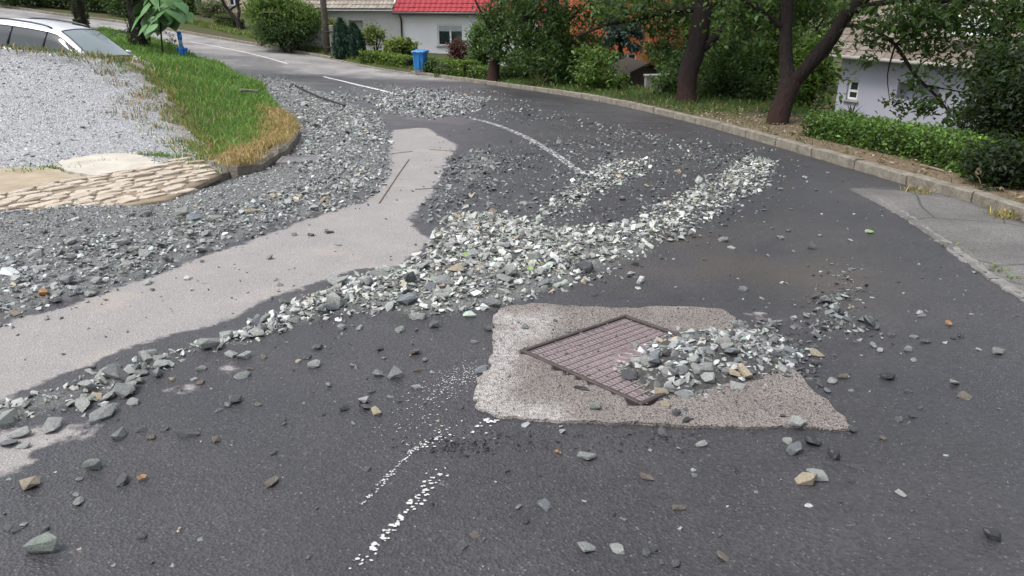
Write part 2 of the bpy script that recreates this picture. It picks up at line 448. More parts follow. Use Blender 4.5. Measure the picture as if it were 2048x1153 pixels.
    # --- soils, ground
    t = NT('ground_soil')
    f = t.ramp(t.noise(0.5, 5, 0.6), 0.35, 0.65)
    c = t.mix(f, (0.055, 0.075, 0.022), (0.075, 0.06, 0.035)); c = t.mix(t.ramp(t.noise(9, 5, 0.7), 0.35, 0.7, 0, 0.6), c, (0.035, 0.045, 0.018))
    lt = t.mix(t.ramp(t.noise(14, 5, 0.7), 0.3, 0.7), (0.19, 0.145, 0.10), (0.085, 0.062, 0.042))
    c = t.mix(t.attr('litter'), c, lt)
    t.set(c, 0.95, 0.2); t.bump(t.noise(25, 5, 0.7), 0.8, 0.04); M['ground'] = t.m
    t = NT('verge_soil')
    c = t.mix(t.ramp(t.noise(6, 5, 0.7), 0.35, 0.7), (0.055, 0.085, 0.022), (0.10, 0.085, 0.045))
    c = t.mix(t.attr('straw'), c, t.mix(t.noise(20, 4, 0.7), (0.33, 0.22, 0.10), (0.20, 0.13, 0.065)))
    t.set(c, 0.95, 0.2); t.bump(t.noise(30, 5, 0.7), 0.8, 0.04); M['verge'] = t.m
    # --- vegetation
    M['leaf'] = leaf_mat('leaf_green'); M['grass'] = leaf_mat('grass_blade', 0.3, 0.6); M['conifer'] = leaf_mat('needle_green', 0.1, 0.7)
    M['bigleaf'] = simple('broad_leaf', (0.085, 0.19, 0.055), (0.055, 0.135, 0.04), 5, 0.5, 30, 0.2, 0.01)
    t = NT('bark')
    tc = t.node('ShaderNodeMapping'); tc.inputs['Scale'].default_value = (9, 9, 2.2); t.l.new(t.geo.outputs['Position'], tc.inputs['Vector'])
    n1 = t.noise(2.0, 6, 0.7, tc.outputs[0]); c = t.mix(t.ramp(n1, 0.3, 0.7), (0.011, 0.009, 0.008), (0.036, 0.03, 0.027))
    t.set(c, 0.95, 0.2); t.bump(n1, 1.0, 0.05); M['bark'] = t.m
    t = NT('walnut_bark')
    tc = t.node('ShaderNodeMapping'); tc.inputs['Scale'].default_value = (9, 9, 2.2); t.l.new(t.geo.outputs['Position'], tc.inputs['Vector'])
    n1 = t.noise(2.0, 6, 0.7, tc.outputs[0]); c = t.mix(t.ramp(n1, 0.3, 0.7), (0.008, 0.0065, 0.006), (0.026, 0.019, 0.017))
    c = t.mix(t.math('MULTIPLY', t.attr('moss'), 0.7), c, (0.038, 0.017, 0.012)); t.set(c, 0.95, 0.2); t.bump(n1, 1.0, 0.05); M['walnut_bark'] = t.m
    # --- paint, plastics, car, houses
    M['blue_plastic'] = simple('blue_plastic', (0.022, 0.165, 0.42), (0.018, 0.13, 0.36), 4, 0.42, 60, 0.1, 0.003)
    M['dark_plastic'] = simple('dark_plastic', (0.02, 0.02, 0.022), (0.03, 0.03, 0.03), 8, 0.5)
    M['grey_dirt'] = simple('dried_mud', (0.20, 0.19, 0.185), (0.12, 0.12, 0.13), 8, 0.9, 60, 0.4, 0.004)
    M['hydrant_blue'] = simple('hydrant_blue', (0.02, 0.16, 0.56), (0.03, 0.20, 0.6), 12, 0.4, 60, 0.2, 0.003)
    M['hydrant_pale'] = simple('hydrant_grey_blue', (0.25, 0.36, 0.42), (0.16, 0.28, 0.38), 12, 0.5)
    M['silver'] = simple('silver_paint', (0.62, 0.64, 0.69), (0.58, 0.60, 0.66), 1.0, 0.28, None, 0, 0, 0.6, 0.35)
    M['trim'] = simple('black_trim', (0.018, 0.017, 0.024), (0.028, 0.026, 0.036), 5, 0.4)
    t = NT('car_glass'); t.set((0.022, 0.03, 0.033), 0.06, 0.45); t.b.inputs['Coat Weight'].default_value = 0.0; t.b.inputs['Coat Roughness'].default_value = 0.03; M['car_glass'] = t.m
    t = NT('window_glass'); t.set((0.03, 0.036, 0.038), 0.05, 0.6); M['glass'] = t.m
    t = NT('clear_glass'); t.set((0.9, 0.95, 0.95), 0.02, 0.5); t.b.inputs['Transmission Weight'].default_value = 1.0; t.b.inputs['IOR'].default_value = 1.45
    tr = t.node('ShaderNodeBsdfTransparent'); tr.inputs[0].default_value = (0.62, 0.68, 0.68, 1); mx = t.node('ShaderNodeMixShader')
    gl = t.node('ShaderNodeBsdfGlossy'); gl.inputs['Roughness'].default_value = 0.03; fr = t.node('ShaderNodeFresnel'); fr.inputs[0].default_value = 1.7
    t.l.new(fr.outputs[0], mx.inputs[0]); t.l.new(tr.outputs[0], mx.inputs[1]); t.l.new(gl.outputs[0], mx.inputs[2]); t.l.new(mx.outputs[0], t.out.inputs['Surface']); M['clear_glass'] = t.m
    t = NT('windscreen_glass'); t.set((0.16, 0.20, 0.205), 0.05, 0.9); t.b.inputs['Coat Weight'].default_value = 0.8; t.b.inputs['Coat Roughness'].default_value = 0.03; M['screen_glass'] = t.m  # pale base colour stands in for bright sky reflected in the windscreen
    M['interior'] = simple('car_interior', (0.06, 0.06, 0.065), (0.04, 0.04, 0.045), 5, 0.8)
    M['tyre'] = simple('tyre_rubber', (0.02, 0.02, 0.02), None, 6, 0.8)
    M['rim'] = simple('wheel_alloy', (0.5, 0.5, 0.52), None, 3, 0.35, None, 0, 0, 0.5, 0.8)
    M['lamp'] = simple('lamp_lens', (0.7, 0.72, 0.74), None, 3, 0.1)
    M['white_wall'] = simple('white_render', (0.74, 0.745, 0.76), (0.66, 0.665, 0.675), 0.8, 0.9, 60, 0.3, 0.004)
    M['old_wall'] = simple('dull_white_render', (0.52, 0.52, 0.505), (0.43, 0.43, 0.415), 0.7, 0.92, 50, 0.4, 0.006)  # one tone duller and greyer than the wall under the red roof
    M['grey_wall'] = simple('lilac_grey_render', (0.33, 0.332, 0.39), (0.29, 0.292, 0.345), 0.6, 0.92, 70, 0.3, 0.004)
    M['orange_wall'] = simple('orange_render', (0.46, 0.125, 0.058), (0.39, 0.105, 0.05), 0.8, 0.9, 60, 0.3, 0.004)
    M['pink_wall'] = simple('pale_pink_render', (0.62, 0.48, 0.38), (0.56, 0.42, 0.33), 0.8, 0.9)
    M['balcony_grey'] = simple('balcony_concrete', (0.30, 0.29, 0.27), (0.22, 0.21, 0.20), 1.5, 0.9)
    M['red_tile'] = simple('red_roof_tile', (0.27, 0.022, 0.028), (0.20, 0.017, 0.022), 2.5, 0.55, 40, 0.2, 0.005)
    M['old_tile'] = simple('weathered_roof_tile', (0.30, 0.265, 0.225), (0.17, 0.145, 0.12), 3.0, 0.9, 30, 0.5, 0.01)
    t = NT('brown_roof_tile'); oi = t.node('ShaderNodeObjectInfo')
    c = t.mix(t.ramp(t.noise(5, 5, 0.7), 0.3, 0.7), (0.15, 0.115, 0.093), (0.085, 0.066, 0.055)); c = t.mix(t.math('MULTIPLY', oi.outputs['Random'], 0.5), c, (0.24, 0.22, 0.19))
    t.set(c, 0.9, 0.25); t.bump(t.noise(30, 4), 0.4, 0.008); M['brown_tile'] = t.m
    M['white_pvc'] = simple('white_window_frame', (0.78, 0.79, 0.80), None, 2, 0.4); 
    M['shutter'] = simple('grey_roller_shutter', (0.42, 0.43, 0.45), (0.38, 0.39, 0.41), 3, 0.6)
    M['curtain'] = simple('grey_green_curtain', (0.62, 0.66, 0.65), (0.45, 0.5, 0.49), 8, 0.9)
    M['gutter'] = simple('brown_gutter', (0.05, 0.032, 0.035), (0.07, 0.05, 0.05), 4, 0.5)
    M['pole_wood'] = simple('weathered_pole_wood', (0.135, 0.115, 0.095), (0.085, 0.07, 0.058), 5, 0.95, 30, 0.6, 0.01)
    M['concrete'] = simple('grey_concrete', (0.30, 0.29, 0.27), (0.22, 0.215, 0.20), 5, 0.9, 40, 0.5, 0.008)
    M['rust_band'] = simple('rusty_band', (0.075, 0.055, 0.045), None, 10, 0.8, metal=0.3)
    M['fence_wood'] = simple('grey_fence_wood', (0.26, 0.23, 0.19), (0.16, 0.14, 0.115), 6, 0.95, 30, 0.5, 0.008)
    M['shed_wood'] = simple('dark_shed_wood', (0.045, 0.032, 0.022), (0.03, 0.022, 0.016), 6, 0.9, 30, 0.5, 0.01)
    M['orange_screen'] = simple('reed_screen', (0.42, 0.20, 0.09), (0.30, 0.14, 0.06), 9, 0.9)
    M['dark_metal'] = simple('dark_panel', (0.035, 0.037, 0.04), (0.055, 0.055, 0.058), 3, 0.5)
    t = NT('road_paint')
    wear = t.ramp(t.math('ADD', t.noise(26, 5, 0.7), t.math('MULTIPLY', t.attr('wear'), 0.35)), 0.50, 0.60)
    t.set(t.mix(t.noise(6, 3), (0.62, 0.61, 0.60), (0.46, 0.455, 0.45)), 0.7, 0.35)
    tr = t.node('ShaderNodeBsdfTransparent'); mx = t.node('ShaderNodeMixShader'); t.l.new(wear, mx.inputs[0])
    t.l.new(t.b.outputs[0], mx.inputs[1]); t.l.new(tr.outputs[0], mx.inputs[2]); t.l.new(mx.outputs[0], t.out.inputs['Surface']); M['paint'] = t.m
    M['paint_chip'] = simple('white_paint_chip', (0.50, 0.495, 0.485), (0.36, 0.355, 0.35), 30, 0.7)
    M['dry_leaf'] = simple('dry_leaf', (0.24, 0.14, 0.06), (0.17, 0.09, 0.04), 30, 0.8)
    M['twig'] = simple('dead_twig', (0.12, 0.095, 0.07), (0.20, 0.165, 0.12), 20, 0.9)
    M['rubber'] = simple('black_rubber_strip', (0.012, 0.012, 0.012), None, 6, 0.6)
make_materials()
# ================================================================== GROUND, ROAD, KERBS
K_PX = [(2330, 545), (2048, 445), (1900, 397), (1700, 337), (1560, 296), (1380, 245), (1200, 204), (1000, 173), (900, 159), (840, 151), (720, 132), (640, 115),
        (480, 86), (380, 69)]
K = np.vstack([[(4.6, -6.0), (4.75, 1.0)], Gs(K_PX), Gs([(259, 49), (178, 38), (108, 30)]), [(-30, 47.5), (-46, 52)]])
K = smooth_line(K, 0.5)
L_PX = [(430, 372), (480, 350), (560, 318), (585, 283), (583, 262), (545, 217), (520, 190)]
L = np.vstack([[(-10, -6), (-10, 7.4)], Gs([(-260, 470), (0, 425), (150, 407), (300, 405)]), Gs(L_PX), [(-9.6, 27.5), (-12.5, 31.5), (-16.5, 34.5), (-22.5, 37.0), (-33, 40.5), (-46, 44)]])

# ---- gravel layout: polygons traced on the road, density in stones per square metre, mean size, heap height
GRAVEL = [
    ('left', [(-200, 460), (0, 428), (150, 410), (310, 408), (430, 372), (490, 350), (570, 322), (592, 283), (588, 250), (560, 222), (600, 205), (690, 212), (765, 232), (782, 262), (792, 330),
              (772, 372), (740, 402), (640, 432), (560, 462), (440, 502), (330, 547), (200, 592), (80, 622), (0, 655), (-200, 720)], 620, 0.034, 0.05, 0),
    ('left_far', [(500, 150), (560, 150), (620, 175), (700, 205), (760, 228), (680, 235), (590, 240), (545, 215), (520, 190)], 330, 0.036, 0.03, 0),
    ('core', [(430, 690), (560, 608), (700, 553), (820, 528), (868, 460), (900, 425), (1020, 425), (1100, 455), (1300, 445), (1320, 505), (1200, 560), (1100, 592), (1000, 628), (880, 648), (760, 634), (600, 652), (500, 690)], 950, 0.040, 0.05, 1),
    ('ridge', [(-150, 845), (0, 800), (130, 762), (260, 722), (430, 676), (540, 630), (600, 655), (500, 692), (400, 712), (330, 760), (240, 812), (100, 835), (0, 858), (-150, 890)], 900, 0.042, 0.05, 1),
    ('upper_arm', [(822, 452), (870, 350), (905, 305), (965, 298), (1060, 318), (1000, 372), (940, 420), (890, 455)], 300, 0.038, 0.015, 2),
    ('middle_arm', [(1040, 450), (1120, 375), (1210, 320), (1310, 316), (1300, 345), (1200, 395), (1110, 450)], 560, 0.038, 0.02, 1),
    ('right_arm', [(1210, 470), (1300, 410), (1420, 355), (1500, 308), (1558, 325), (1540, 372), (1440, 432), (1340, 492)], 680, 0.038, 0.025, 1),
    ('between', [(860, 450), (960, 290), (1280, 262), (1580, 300), (1570, 400), (1400, 500), (1200, 590), (900, 560)], 150, 0.030, 0.0, 2),
    ('right_trail', [(1560, 690), (1590, 610), (1640, 530), (1700, 515), (1750, 560), (1750, 640), (1770, 690), (1680, 690), (1600, 700)], 330, 0.036, 0.0, 2),
    ('right_trail_core', [(1590, 660), (1620, 600), (1680, 570), (1710, 600), (1700, 660), (1640, 680)], 620, 0.038, 0.0, 2),
    ('far_patch', [(700, 197), (840, 176), (985, 197), (960, 226), (860, 241), (770, 228)], 300, 0.045, 0.0, 0),
    ('far_patch_left', [(540, 148), (640, 182), (760, 196), (880, 196), (800, 216), (680, 205), (580, 175)], 190, 0.045, 0.0, 0),
    ('far_scatter', [(700, 160), (1000, 180), (1100, 215), (1500, 300), (1300, 290), (960, 240), (780, 235), (640, 190)], 45, 0.034, 0.0, 0),
    ('ridge_fringe', [(0, 770), (300, 690), (560, 590), (820, 520), (870, 660), (600, 680), (330, 800), (0, 900)], 75, 0.026, 0.0, 2),
    ('left_fringe', [(0, 640), (250, 560), (520, 470), (740, 395), (760, 410), (560, 480), (300, 575), (0, 675)], 100, 0.022, 0.0, 2),
]
for i, g in enumerate(GRAVEL): GRAVEL[i] = g + (Gs(g[1]),)
def gravel_sdf(x, y, names):
    out = np.full(np.shape(x), -9.0)
    for g in GRAVEL:
        if g[0] in names: out = np.maximum(out, sdf(g[6], x, y))
    return out
def mound(x, y):
    z = np.zeros(np.shape(x))
    for g in GRAVEL:
        if g[4] > 0:
            d = sdf(g[6], x, y)
            z = np.maximum(z, g[4] * sstep(0.0, 0.40, d) * (0.35 + 1.1 * vnoise(x, y, 1.7, 3)))
    return z
def hsurf(x, y):
    return hroad(x, y) + mound(x, y)

# ---- road sheet
def build_road():
    poly = np.vstack([resample(K, 0.5), resample(L[::-1], 0.3)])
    poly = resample(poly, 0.5, True)
    pts = [poly]
    for sp, y0, y1 in ((0.11, 1.0, 9.0), (0.17, 9.0, 17.0), (0.45, 17.0, 58.0), (0.6, -6.0, 1.0)):
        gx, gy = np.meshgrid(np.arange(-47, 8, sp), np.arange(y0, y1, sp)); gx = gx.ravel(); gy = gy.ravel()
        k = inside(poly, gx, gy); gx = gx[k]; gy = gy[k]; k = seg_dist(poly, gx, gy, True) > sp * 0.4; pts.append(np.column_stack([gx[k], gy[k]]))
    allp = np.vstack(pts); n = len(poly)
    r = delaunay_2d_cdt([Vector(p) for p in allp], [], [list(range(n))], 1, 1e-6)
    xy = np.array([tuple(p) for p in r[0]]); F = np.array([f for f in r[2] if len(f) == 3], np.int32)
    x, y = xy[:, 0], xy[:, 1]; z = hsurf(x, y); V = np.column_stack([xy, z])
    a = V[F[:, 1]] - V[F[:, 0]]; b = V[F[:, 2]] - V[F[:, 0]]; fl = (a[:, 0]*b[:, 1]-a[:, 1]*b[:, 0]) < 0; F[fl] = F[fl][:, ::-1]
    dry1 = Gs([(-300, 760), (0, 655), (200, 592), (440, 502), (640, 432), (738, 402), (775, 352), (782, 262), (850, 254), (912, 290), (893, 330), (862, 390), (822, 440), (856, 480), (805, 530), (700, 546),
               (600, 576), (480, 628), (280, 692), (100, 762), (0, 797), (-300, 880)])
    dry2 = Gs([(-200, 900), (0, 868), (120, 838), (230, 832), (190, 880), (90, 905), (0, 960), (-200, 1000)])
    dry3 = Gs([(400, 735), (460, 728), (470, 738), (410, 748)]); dry4 = Gs([(325, 788), (385, 778), (390, 785), (335, 795)])
    dry5 = Gs([(1490, 625), (1540, 628), (1550, 655), (1480, 650)]); dry6 = Gs([(1575, 735), (1600, 735), (1640, 755), (1600, 760)])
    dry = np.maximum.reduce([sdf(q, x, y) for q in (dry1, dry2, dry3, dry4, dry5, dry6)])
    silt = gravel_sdf(x, y, ('left', 'left_far', 'core', 'ridge')) - 0.08
    silt = np.maximum(silt, gravel_sdf(x, y, ('middle_arm', 'right_arm', 'upper_arm')) - 0.30)
    silty = np.clip(sdf(Gs([(1000, 600), (1250, 470), (1600, 400), (1900, 560), (1850, 700), (1500, 620)]), x, y) * 0.9, 0, 1)
    far = sstep(26.0, 31.0, y - 0.12 * x + 7.0 * (vnoise(x, y, 0.32, 5) - .5) + 2.5 * (vnoise(x, y, 1.1, 15) - .5))
    pud = sdf(Gs([(800, 214), (860, 226), (960, 240), (930, 252), (870, 246), (800, 238)]), x, y)
    pud = np.maximum(pud, sdf(Gs([(600, 165), (690, 160), (900, 178), (820, 190), (700, 188)]), x, y))
    o = np_mesh('road', V, F, M['road'], smooth=True, attrs=dict(dry=dry, silt=silt, silty=silty, farroad=far, puddle=pud))
    tag(o, kind='structure'); return o
road = build_road()

# ---- ground sheet (lies below the road, rises to a verge behind the kerb, drops to the gardens on the right)
LOW = [TPS([(0, 0, 0), (1, 0, 0), (0, 1, 0)])]
def hground(x, y):
    d = signed_line(K[::3], x, y)
    base = hroad(x, y)
    rise = 0.10 * sstep(0.16, 0.30, d) + 0.04 * (vnoise(x, y, 1.3, 8) - .4) * sstep(0.3, 1.0, d)
    drop = 1.45 * sstep(2.0, 8.5, d) * sstep(-3.5, 4.0, x)
    inner = np.where(d < 0.16, -0.16, 0.0)
    z = base + rise - drop + inner
    far = np.clip((np.hypot(x, y - 20) - 60) / 60, 0, 1)
    return z + far * far * 6.0
def axis(lo, a, b, hi, fine):
    m = list(np.arange(a, b, fine)); left = []; s = fine; v = a
    while v > lo: s *= 1.35; v -= s; left.append(v)
    right = []; s = fine; v = m[-1]
    while v < hi: s *= 1.35; v += s; right.append(v)
    return np.array(left[::-1] + m + right)
gxs = axis(-400, -16, 14, 400, 0.22); gys = axis(-120, 2, 46, 520, 0.24)
GX, GY = np.meshgrid(gxs, gys); gz = hground(GX.ravel(), GY.ravel()); nx, ny = len(gxs), len(gys)
ii = (np.arange(ny-1)[:, None] * nx + np.arange(nx-1)[None]).ravel()
dK = signed_line(K[::3], GX.ravel(), GY.ravel())
lit = sstep(0.1, 0.25, dK) * (1 - sstep(1.5, 2.3, dK)) * sstep(-1.2, 1.0, GX.ravel() - 2.2 + 1.6*(vnoise(GX.ravel(), GY.ravel(), .8, 2)-.5)) * (1 - sstep(13.0, 15.5, GY.ravel()))
ground = np_mesh('ground', np.column_stack([GX.ravel(), GY.ravel(), gz]), np.column_stack([ii, ii+1, ii+nx+1, ii+nx]), M['ground'], smooth=True, attrs=dict(litter=lit * 0.95))
tag(ground, kind='structure')

# ---- kerb stones along the right hand side
def build_kerbs():
    line = resample(K, 0.05); seg = np.r_[0, np.cumsum(np.linalg.norm(np.diff(line, axis=0), axis=1))]
    protos = []
    for q in range(4):
        rr = random.Random(q); mb = MB(); n = 5; v = []; f = []
        prof = [(-0.075, -0.16), (-0.068, 0.085), (-0.050, 0.112), (0.055, 0.118), (0.078, 0.105), (0.08, -0.16)]
        for i in range(n):
            for (yy, zz) in prof:
                w = 0.006
                v.append((-0.5 + i/(n-1) + (0.004 if i in (0,) else 0), yy + rr.uniform(-w, w), zz + (rr.uniform(-w, w) if zz > 0 else 0)))
        m = len(prof)
        for i in range(n-1):
            for k in range(m-1): f.append((i*m+k, (i+1)*m+k, (i+1)*m+k+1, i*m+k+1))
        f.append(tuple(range(m))); f.append(tuple(reversed(range((n-1)*m, n*m)))); mb.add(v, f)
        o = mb.build('kerb_stone', M['kerb'], road); protos.append(o.data); bpy.data.objects.remove(o)
    s = 3.0; k = 0
    while s < seg[-1] - 12:
        ln = 0.985
        a = np.array([np.interp(s, seg, line[:, i]) for i in (0, 1)]); b = np.array([np.interp(s + ln, seg, line[:, i]) for i in (0, 1)])
        c = (a + b) / 2; d = b - a; nrm = np.array([d[1], -d[0]]) / np.linalg.norm(d); c = c + nrm * 0.075
        za, zb = float(hroad(*a)), float(hroad(*b)); 
        o = link('kerb_stone', protos[k % 4], road)
        lowered = -0.075 if 30.6 < a[1] < 35.0 and a[0] > -9 else 0.0
        o.location = (c[0], c[1], (za + zb) / 2 + lowered + random.uniform(-0.008, 0.008))
        o.rotation_euler = (random.uniform(-0.02, 0.02), -math.atan2(zb - za, np.linalg.norm(d)), math.atan2(d[1], d[0]) + random.uniform(-0.006, 0.006))
        o.scale = (ln - 0.012, 1, 1); s += ln + 0.006; k += 1
build_kerbs()

# ---- lot and verge height functions
def zr(p, dz=0.0): return (p[0], p[1], float(hroad(p[0], p[1])) + dz)
lot_low = [zr(G(*p), 0.008) for p in [(-260, 470), (0, 428), (150, 408), (300, 405), (430, 368), (470, 347)]]
_lot = TPS(lot_low + [tuple(hit(*p, h=lambda a, b: hroad(a, b) + 0.06)) for p in [(0, 370), (150, 350), (300, 335), (400, 325)]] +
           [tuple(P(*p)) for p in [(0, 300, 9.6), (150, 290, 9.9), (300, 290, 10.2), (430, 300, 10.45), (0, 200, 11.6), (150, 200, 12.0), (300, 200, 12.5), (385, 240, 12.1), (335, 180, 13.3),
            (0, 97, 13.4), (150, 107, 13.8), (270, 120, 14.2), (310, 136, 14.2), (-200, 80, 13.2), (-200, 200, 11.3)]] + [(-12, 5, -0.35)], 1e-2)
LOT0 = np.vstack([[(-11.5, 5.0)], Gs([(-260, 470), (0, 428), (150, 408), (300, 405), (425, 356), (455, 340)]),
                 [P(*p)[:2] for p in [(432, 300, 10.45), (385, 240, 12.1), (335, 180, 13.3), (310, 136, 14.2), (270, 120, 14.2), (150, 107, 13.8), (0, 97, 13.4), (-200, 80, 13.2)]]])
_j = resample(LOT0[6:13], .12); _j = _j + np.stack([.38*(vnoise(_j[:, 0], _j[:, 1], 1.6, 41)-.5) + .16*(vnoise(_j[:, 0], _j[:, 1], 5, 43)-.5), .2*(vnoise(_j[:, 0], _j[:, 1], 2, 47)-.5)], 1)
LOT = np.vstack([LOT0[:6], _j, LOT0[13:]])
def hlot(x, y): return _lot(x, y) + 0.03 * (vnoise(x, y, 2.2, 11) - .5) * sstep(0.2, 1.0, sdf(LOT, x, y))
v_edge = [(445, 331), (498, 340), (552, 306), (577, 280), (579, 262), (560, 234), (545, 217), (520, 190)]
_verge = TPS([zr(G(*p), 0.15) for p in v_edge] + [tuple(P(*p)) for p in [(440, 130, 24), (366, 113, 26), (300, 96, 26), (200, 70, 29), (60, 50, 33), (400, 170, 15.0), (450, 172, 17.0), (350, 127, 18.5), (400, 137, 20),
             (330, 155, 14.1), (380, 240, 12.15), (432, 300, 10.5), (480, 240, 12.3)]] + [(-9, 17.6, -1.28), (-11, 19, -1.28), (-7.8, 16.8, -1.15), (-12.5, 20, -1.25), (-13, 16, -1.2), (-30, 20, -0.9), (-30, 34, -0.9)]
             + [(a, b, float(_lot(a, b)) - 0.45) for a, b in [P(330, 300, 9.9)[:2], P(200, 200, 12)[:2]]], 1e-2)
VERGE = np.vstack([Gs(v_edge), [P(*p)[:2] for p in [(440, 128, 24.5), (366, 106, 27.5), (300, 82, 30), (200, 60, 33), (60, 40, 36)]], [(-40, 36), (-40, 12), (-14, 13.0)],
                   [P(*p)[:2] for p in [(0, 200, 11.6), (200, 250, 11.0), (380, 320, 9.6)]]])
def hverge(x, y): return _verge(x, y) + 0.05 * (vnoise(x, y, 1.1, 4) - .5) * sstep(0.1, 0.8, sdf(VERGE, x, y))
V, F = cdt_sheet(LOT, hlot, 0.16, skirt=1.5)
soil = np.clip(0.75 - seg_dist(LOT0[6:12], V[:, 0], V[:, 1]) * 1.3, 0, 1)
lot = np_mesh('gravel_lot', V, F, M['lot'], smooth=False, attrs=dict(soil=soil)); tag(lot, kind='structure')
V, F = cdt_sheet(VERGE, hverge, 0.22, skirt=0.5)
straw_line = Gs([(445, 340), (500, 350), (560, 314), (583, 282), (582, 262), (568, 245)])
st = np.clip(1 - seg_dist(straw_line, V[:, 0], V[:, 1]) / 0.85, 0, 1) ** 0.7
verge = np_mesh('grass_verge', V, F, M['verge'], smooth=False, attrs=dict(straw=st)); tag(verge, kind='structure')

# ---- concrete edging of the grass corner
def edging(px, w, h, name='edging_stone', parent=None, z0=-0.2, n_per=1.1):
    line = smooth_line(Gs(px), 0.06); seg = np.r_[0, np.cumsum(np.linalg.norm(np.diff(line, axis=0), axis=1))]; tot = seg[-1]; n = max(1, int(round(tot / n_per)))
    for q in range(n):
        a, b = tot*q/n + 0.006, tot*(q+1)/n - 0.006; ss = np.linspace(a, b, 25); v = []; f = []
        for s in ss:
            c = np.array([np.interp(s, seg, line[:, i]) for i in (0, 1)]); c2 = np.array([np.interp(min(s+.05, tot), seg, line[:, i]) for i in (0, 1)]); c1 = np.array([np.interp(max(s-.05, 0), seg, line[:, i]) for i in (0, 1)])
            d = (c2-c1)/np.linalg.norm(c2-c1); nr = np.array([d[1], -d[0]]); z = float(hroad(*c))
            for o_, zz in ((w*.5, z0), (w*.5, h*.75), (w*.32, h), (-w*.35, h*1.03), (-w*.5, h*.8), (-w*.5, z0)):
                v.append((c[0]+nr[0]*(o_+random.uniform(-.008, .008)), c[1]+nr[1]*(o_+random.uniform(-.008, .008)), z+zz+(random.uniform(-.012, .012) if zz > 0 else 0)))
        for i in range(24):
            for k in range(5): f.append((i*6+k, (i+1)*6+k, (i+1)*6+k+1, i*6+k+1))
        f += [tuple(range(6)), tuple(reversed(range(144, 150)))]
        MB().add(v, f).build(name, M['kerb'], parent)
edging([(440, 336), (497, 347), (525, 332), (560, 312), (582, 284), (584, 268)], 0.20, 0.125, parent=verge, n_per=3.0)

# ---- cobbled strip, pale slab and tan slab at the mouth of the lot
def hcob(x, y): return hlot(x, y) + 0.012
cob_poly = Gs([(-60, 436), (40, 420), (230, 420), (345, 402), (445, 352), (398, 332), (330, 336), (240, 350), (130, 372), (0, 398), (-60, 408)])
V, F = cdt_sheet(cob_poly, lambda x, y: hlot(x, y) + 0.012, 0.1, skirt=0.05)
cob_bed = np_mesh('cobbled_strip', V, F, M['mortar'], smooth=True); tag(cob_bed, kind='structure')
def build_cobbles():
    a, b = G(0, 418), G(420, 350); ax = (b - a) / np.linalg.norm(b - a); ay = np.array([-ax[1], ax[0]])
    protos = []
    for q in range(8):
        rr = random.Random(40+q); v = []; f = []
        for zz, ins in ((-0.04, 0.0), (0.004, 0.0), (0.016, 0.05), (0.021, 0.16)):
            for k in range(10):
                an = 2*math.pi*k/10 + 0.3; cx, cy = math.cos(an), math.sin(an); r = 1/max(abs(cx), abs(cy)); r = min(r, 1.22)
                v.append((cx*r*0.5*(1-ins)*rr.uniform(.9, 1.05), cy*r*0.5*(1-ins)*rr.uniform(.9, 1.05), zz + (rr.uniform(-.005, .005) if zz > 0 else 0)))
        for i in range(3):
            for k in range(10): f.append((i*10+k, i*10+(k+1) % 10, (i+1)*10+(k+1) % 10, (i+1)*10+k))
        f.append(tuple(range(30, 40))); o = MB().add(v, f).build('cobble', M['cobble'], None, False); protos.append(o.data); bpy.data.objects.remove(o)
    row = -8; k = 0
    for row in range(-6, 16):
        y = row * 0.125; x = -1.0 + (row % 2) * 0.12
        while x < 5:
            ln = random.uniform(0.17, 0.34); c = a + ax * (x + ln/2) + ay * (y + 0.03*math.sin(x*1.7) + 0.05 * x * 0)
            if sdf(cob_poly, np.array([c[0]]), np.array([c[1]]))[0] > 0.03 and random.random() > 0.06:
                o = link('cobble', protos[k % 8], cob_bed); k += 1
                z = float(hcob(*c)); gx_ = float(hcob(c[0]+.1, c[1]) - z)/.1; gy_ = float(hcob(c[0], c[1]+.1) - z)/.1
                o.location = (c[0], c[1], z + random.uniform(-.012, .008)); o.scale = (ln*0.98, random.uniform(.10, .124), random.uniform(.7, 1.0))
                o.rotation_euler = (math.atan(gy_) + random.uniform(-.06, .06), -math.atan(gx_) + random.uniform(-.06, .06), math.atan2(ax[1], ax[0]) + random.uniform(-.06, .06))
            x += ln + 0.012
build_cobbles()
for nm, px, mt, dz in (('pale_slab', [(112, 348), (150, 336), (235, 327), (300, 333), (338, 347), (300, 352), (222, 361), (195, 366), (130, 356)], 'slab', 0.035),
                       ('tan_slab', [(-60, 362), (40, 352), (90, 352), (135, 360), (190, 368), (110, 380), (0, 402), (-60, 410)], 'tan_slab', 0.028)):
    spx = resample(Gs(px), 0.06, True); spx = spx + (rng.random(spx.shape) - .5)*.05 + .06*(np.stack([vnoise(spx[:, 0], spx[:, 1], 5, 1), vnoise(spx[:, 0], spx[:, 1], 5, 7)], 1) - .5)
    V, F = cdt_sheet(spx, lambda x, y, dz=dz: hlot(x, y) + dz + 0.012*(vnoise(x, y, 5, 2)-.5), 0.07, skirt=0.08)
    o = np_mesh(nm, V, F, M[mt], smooth=False); tag(o, kind='structure')

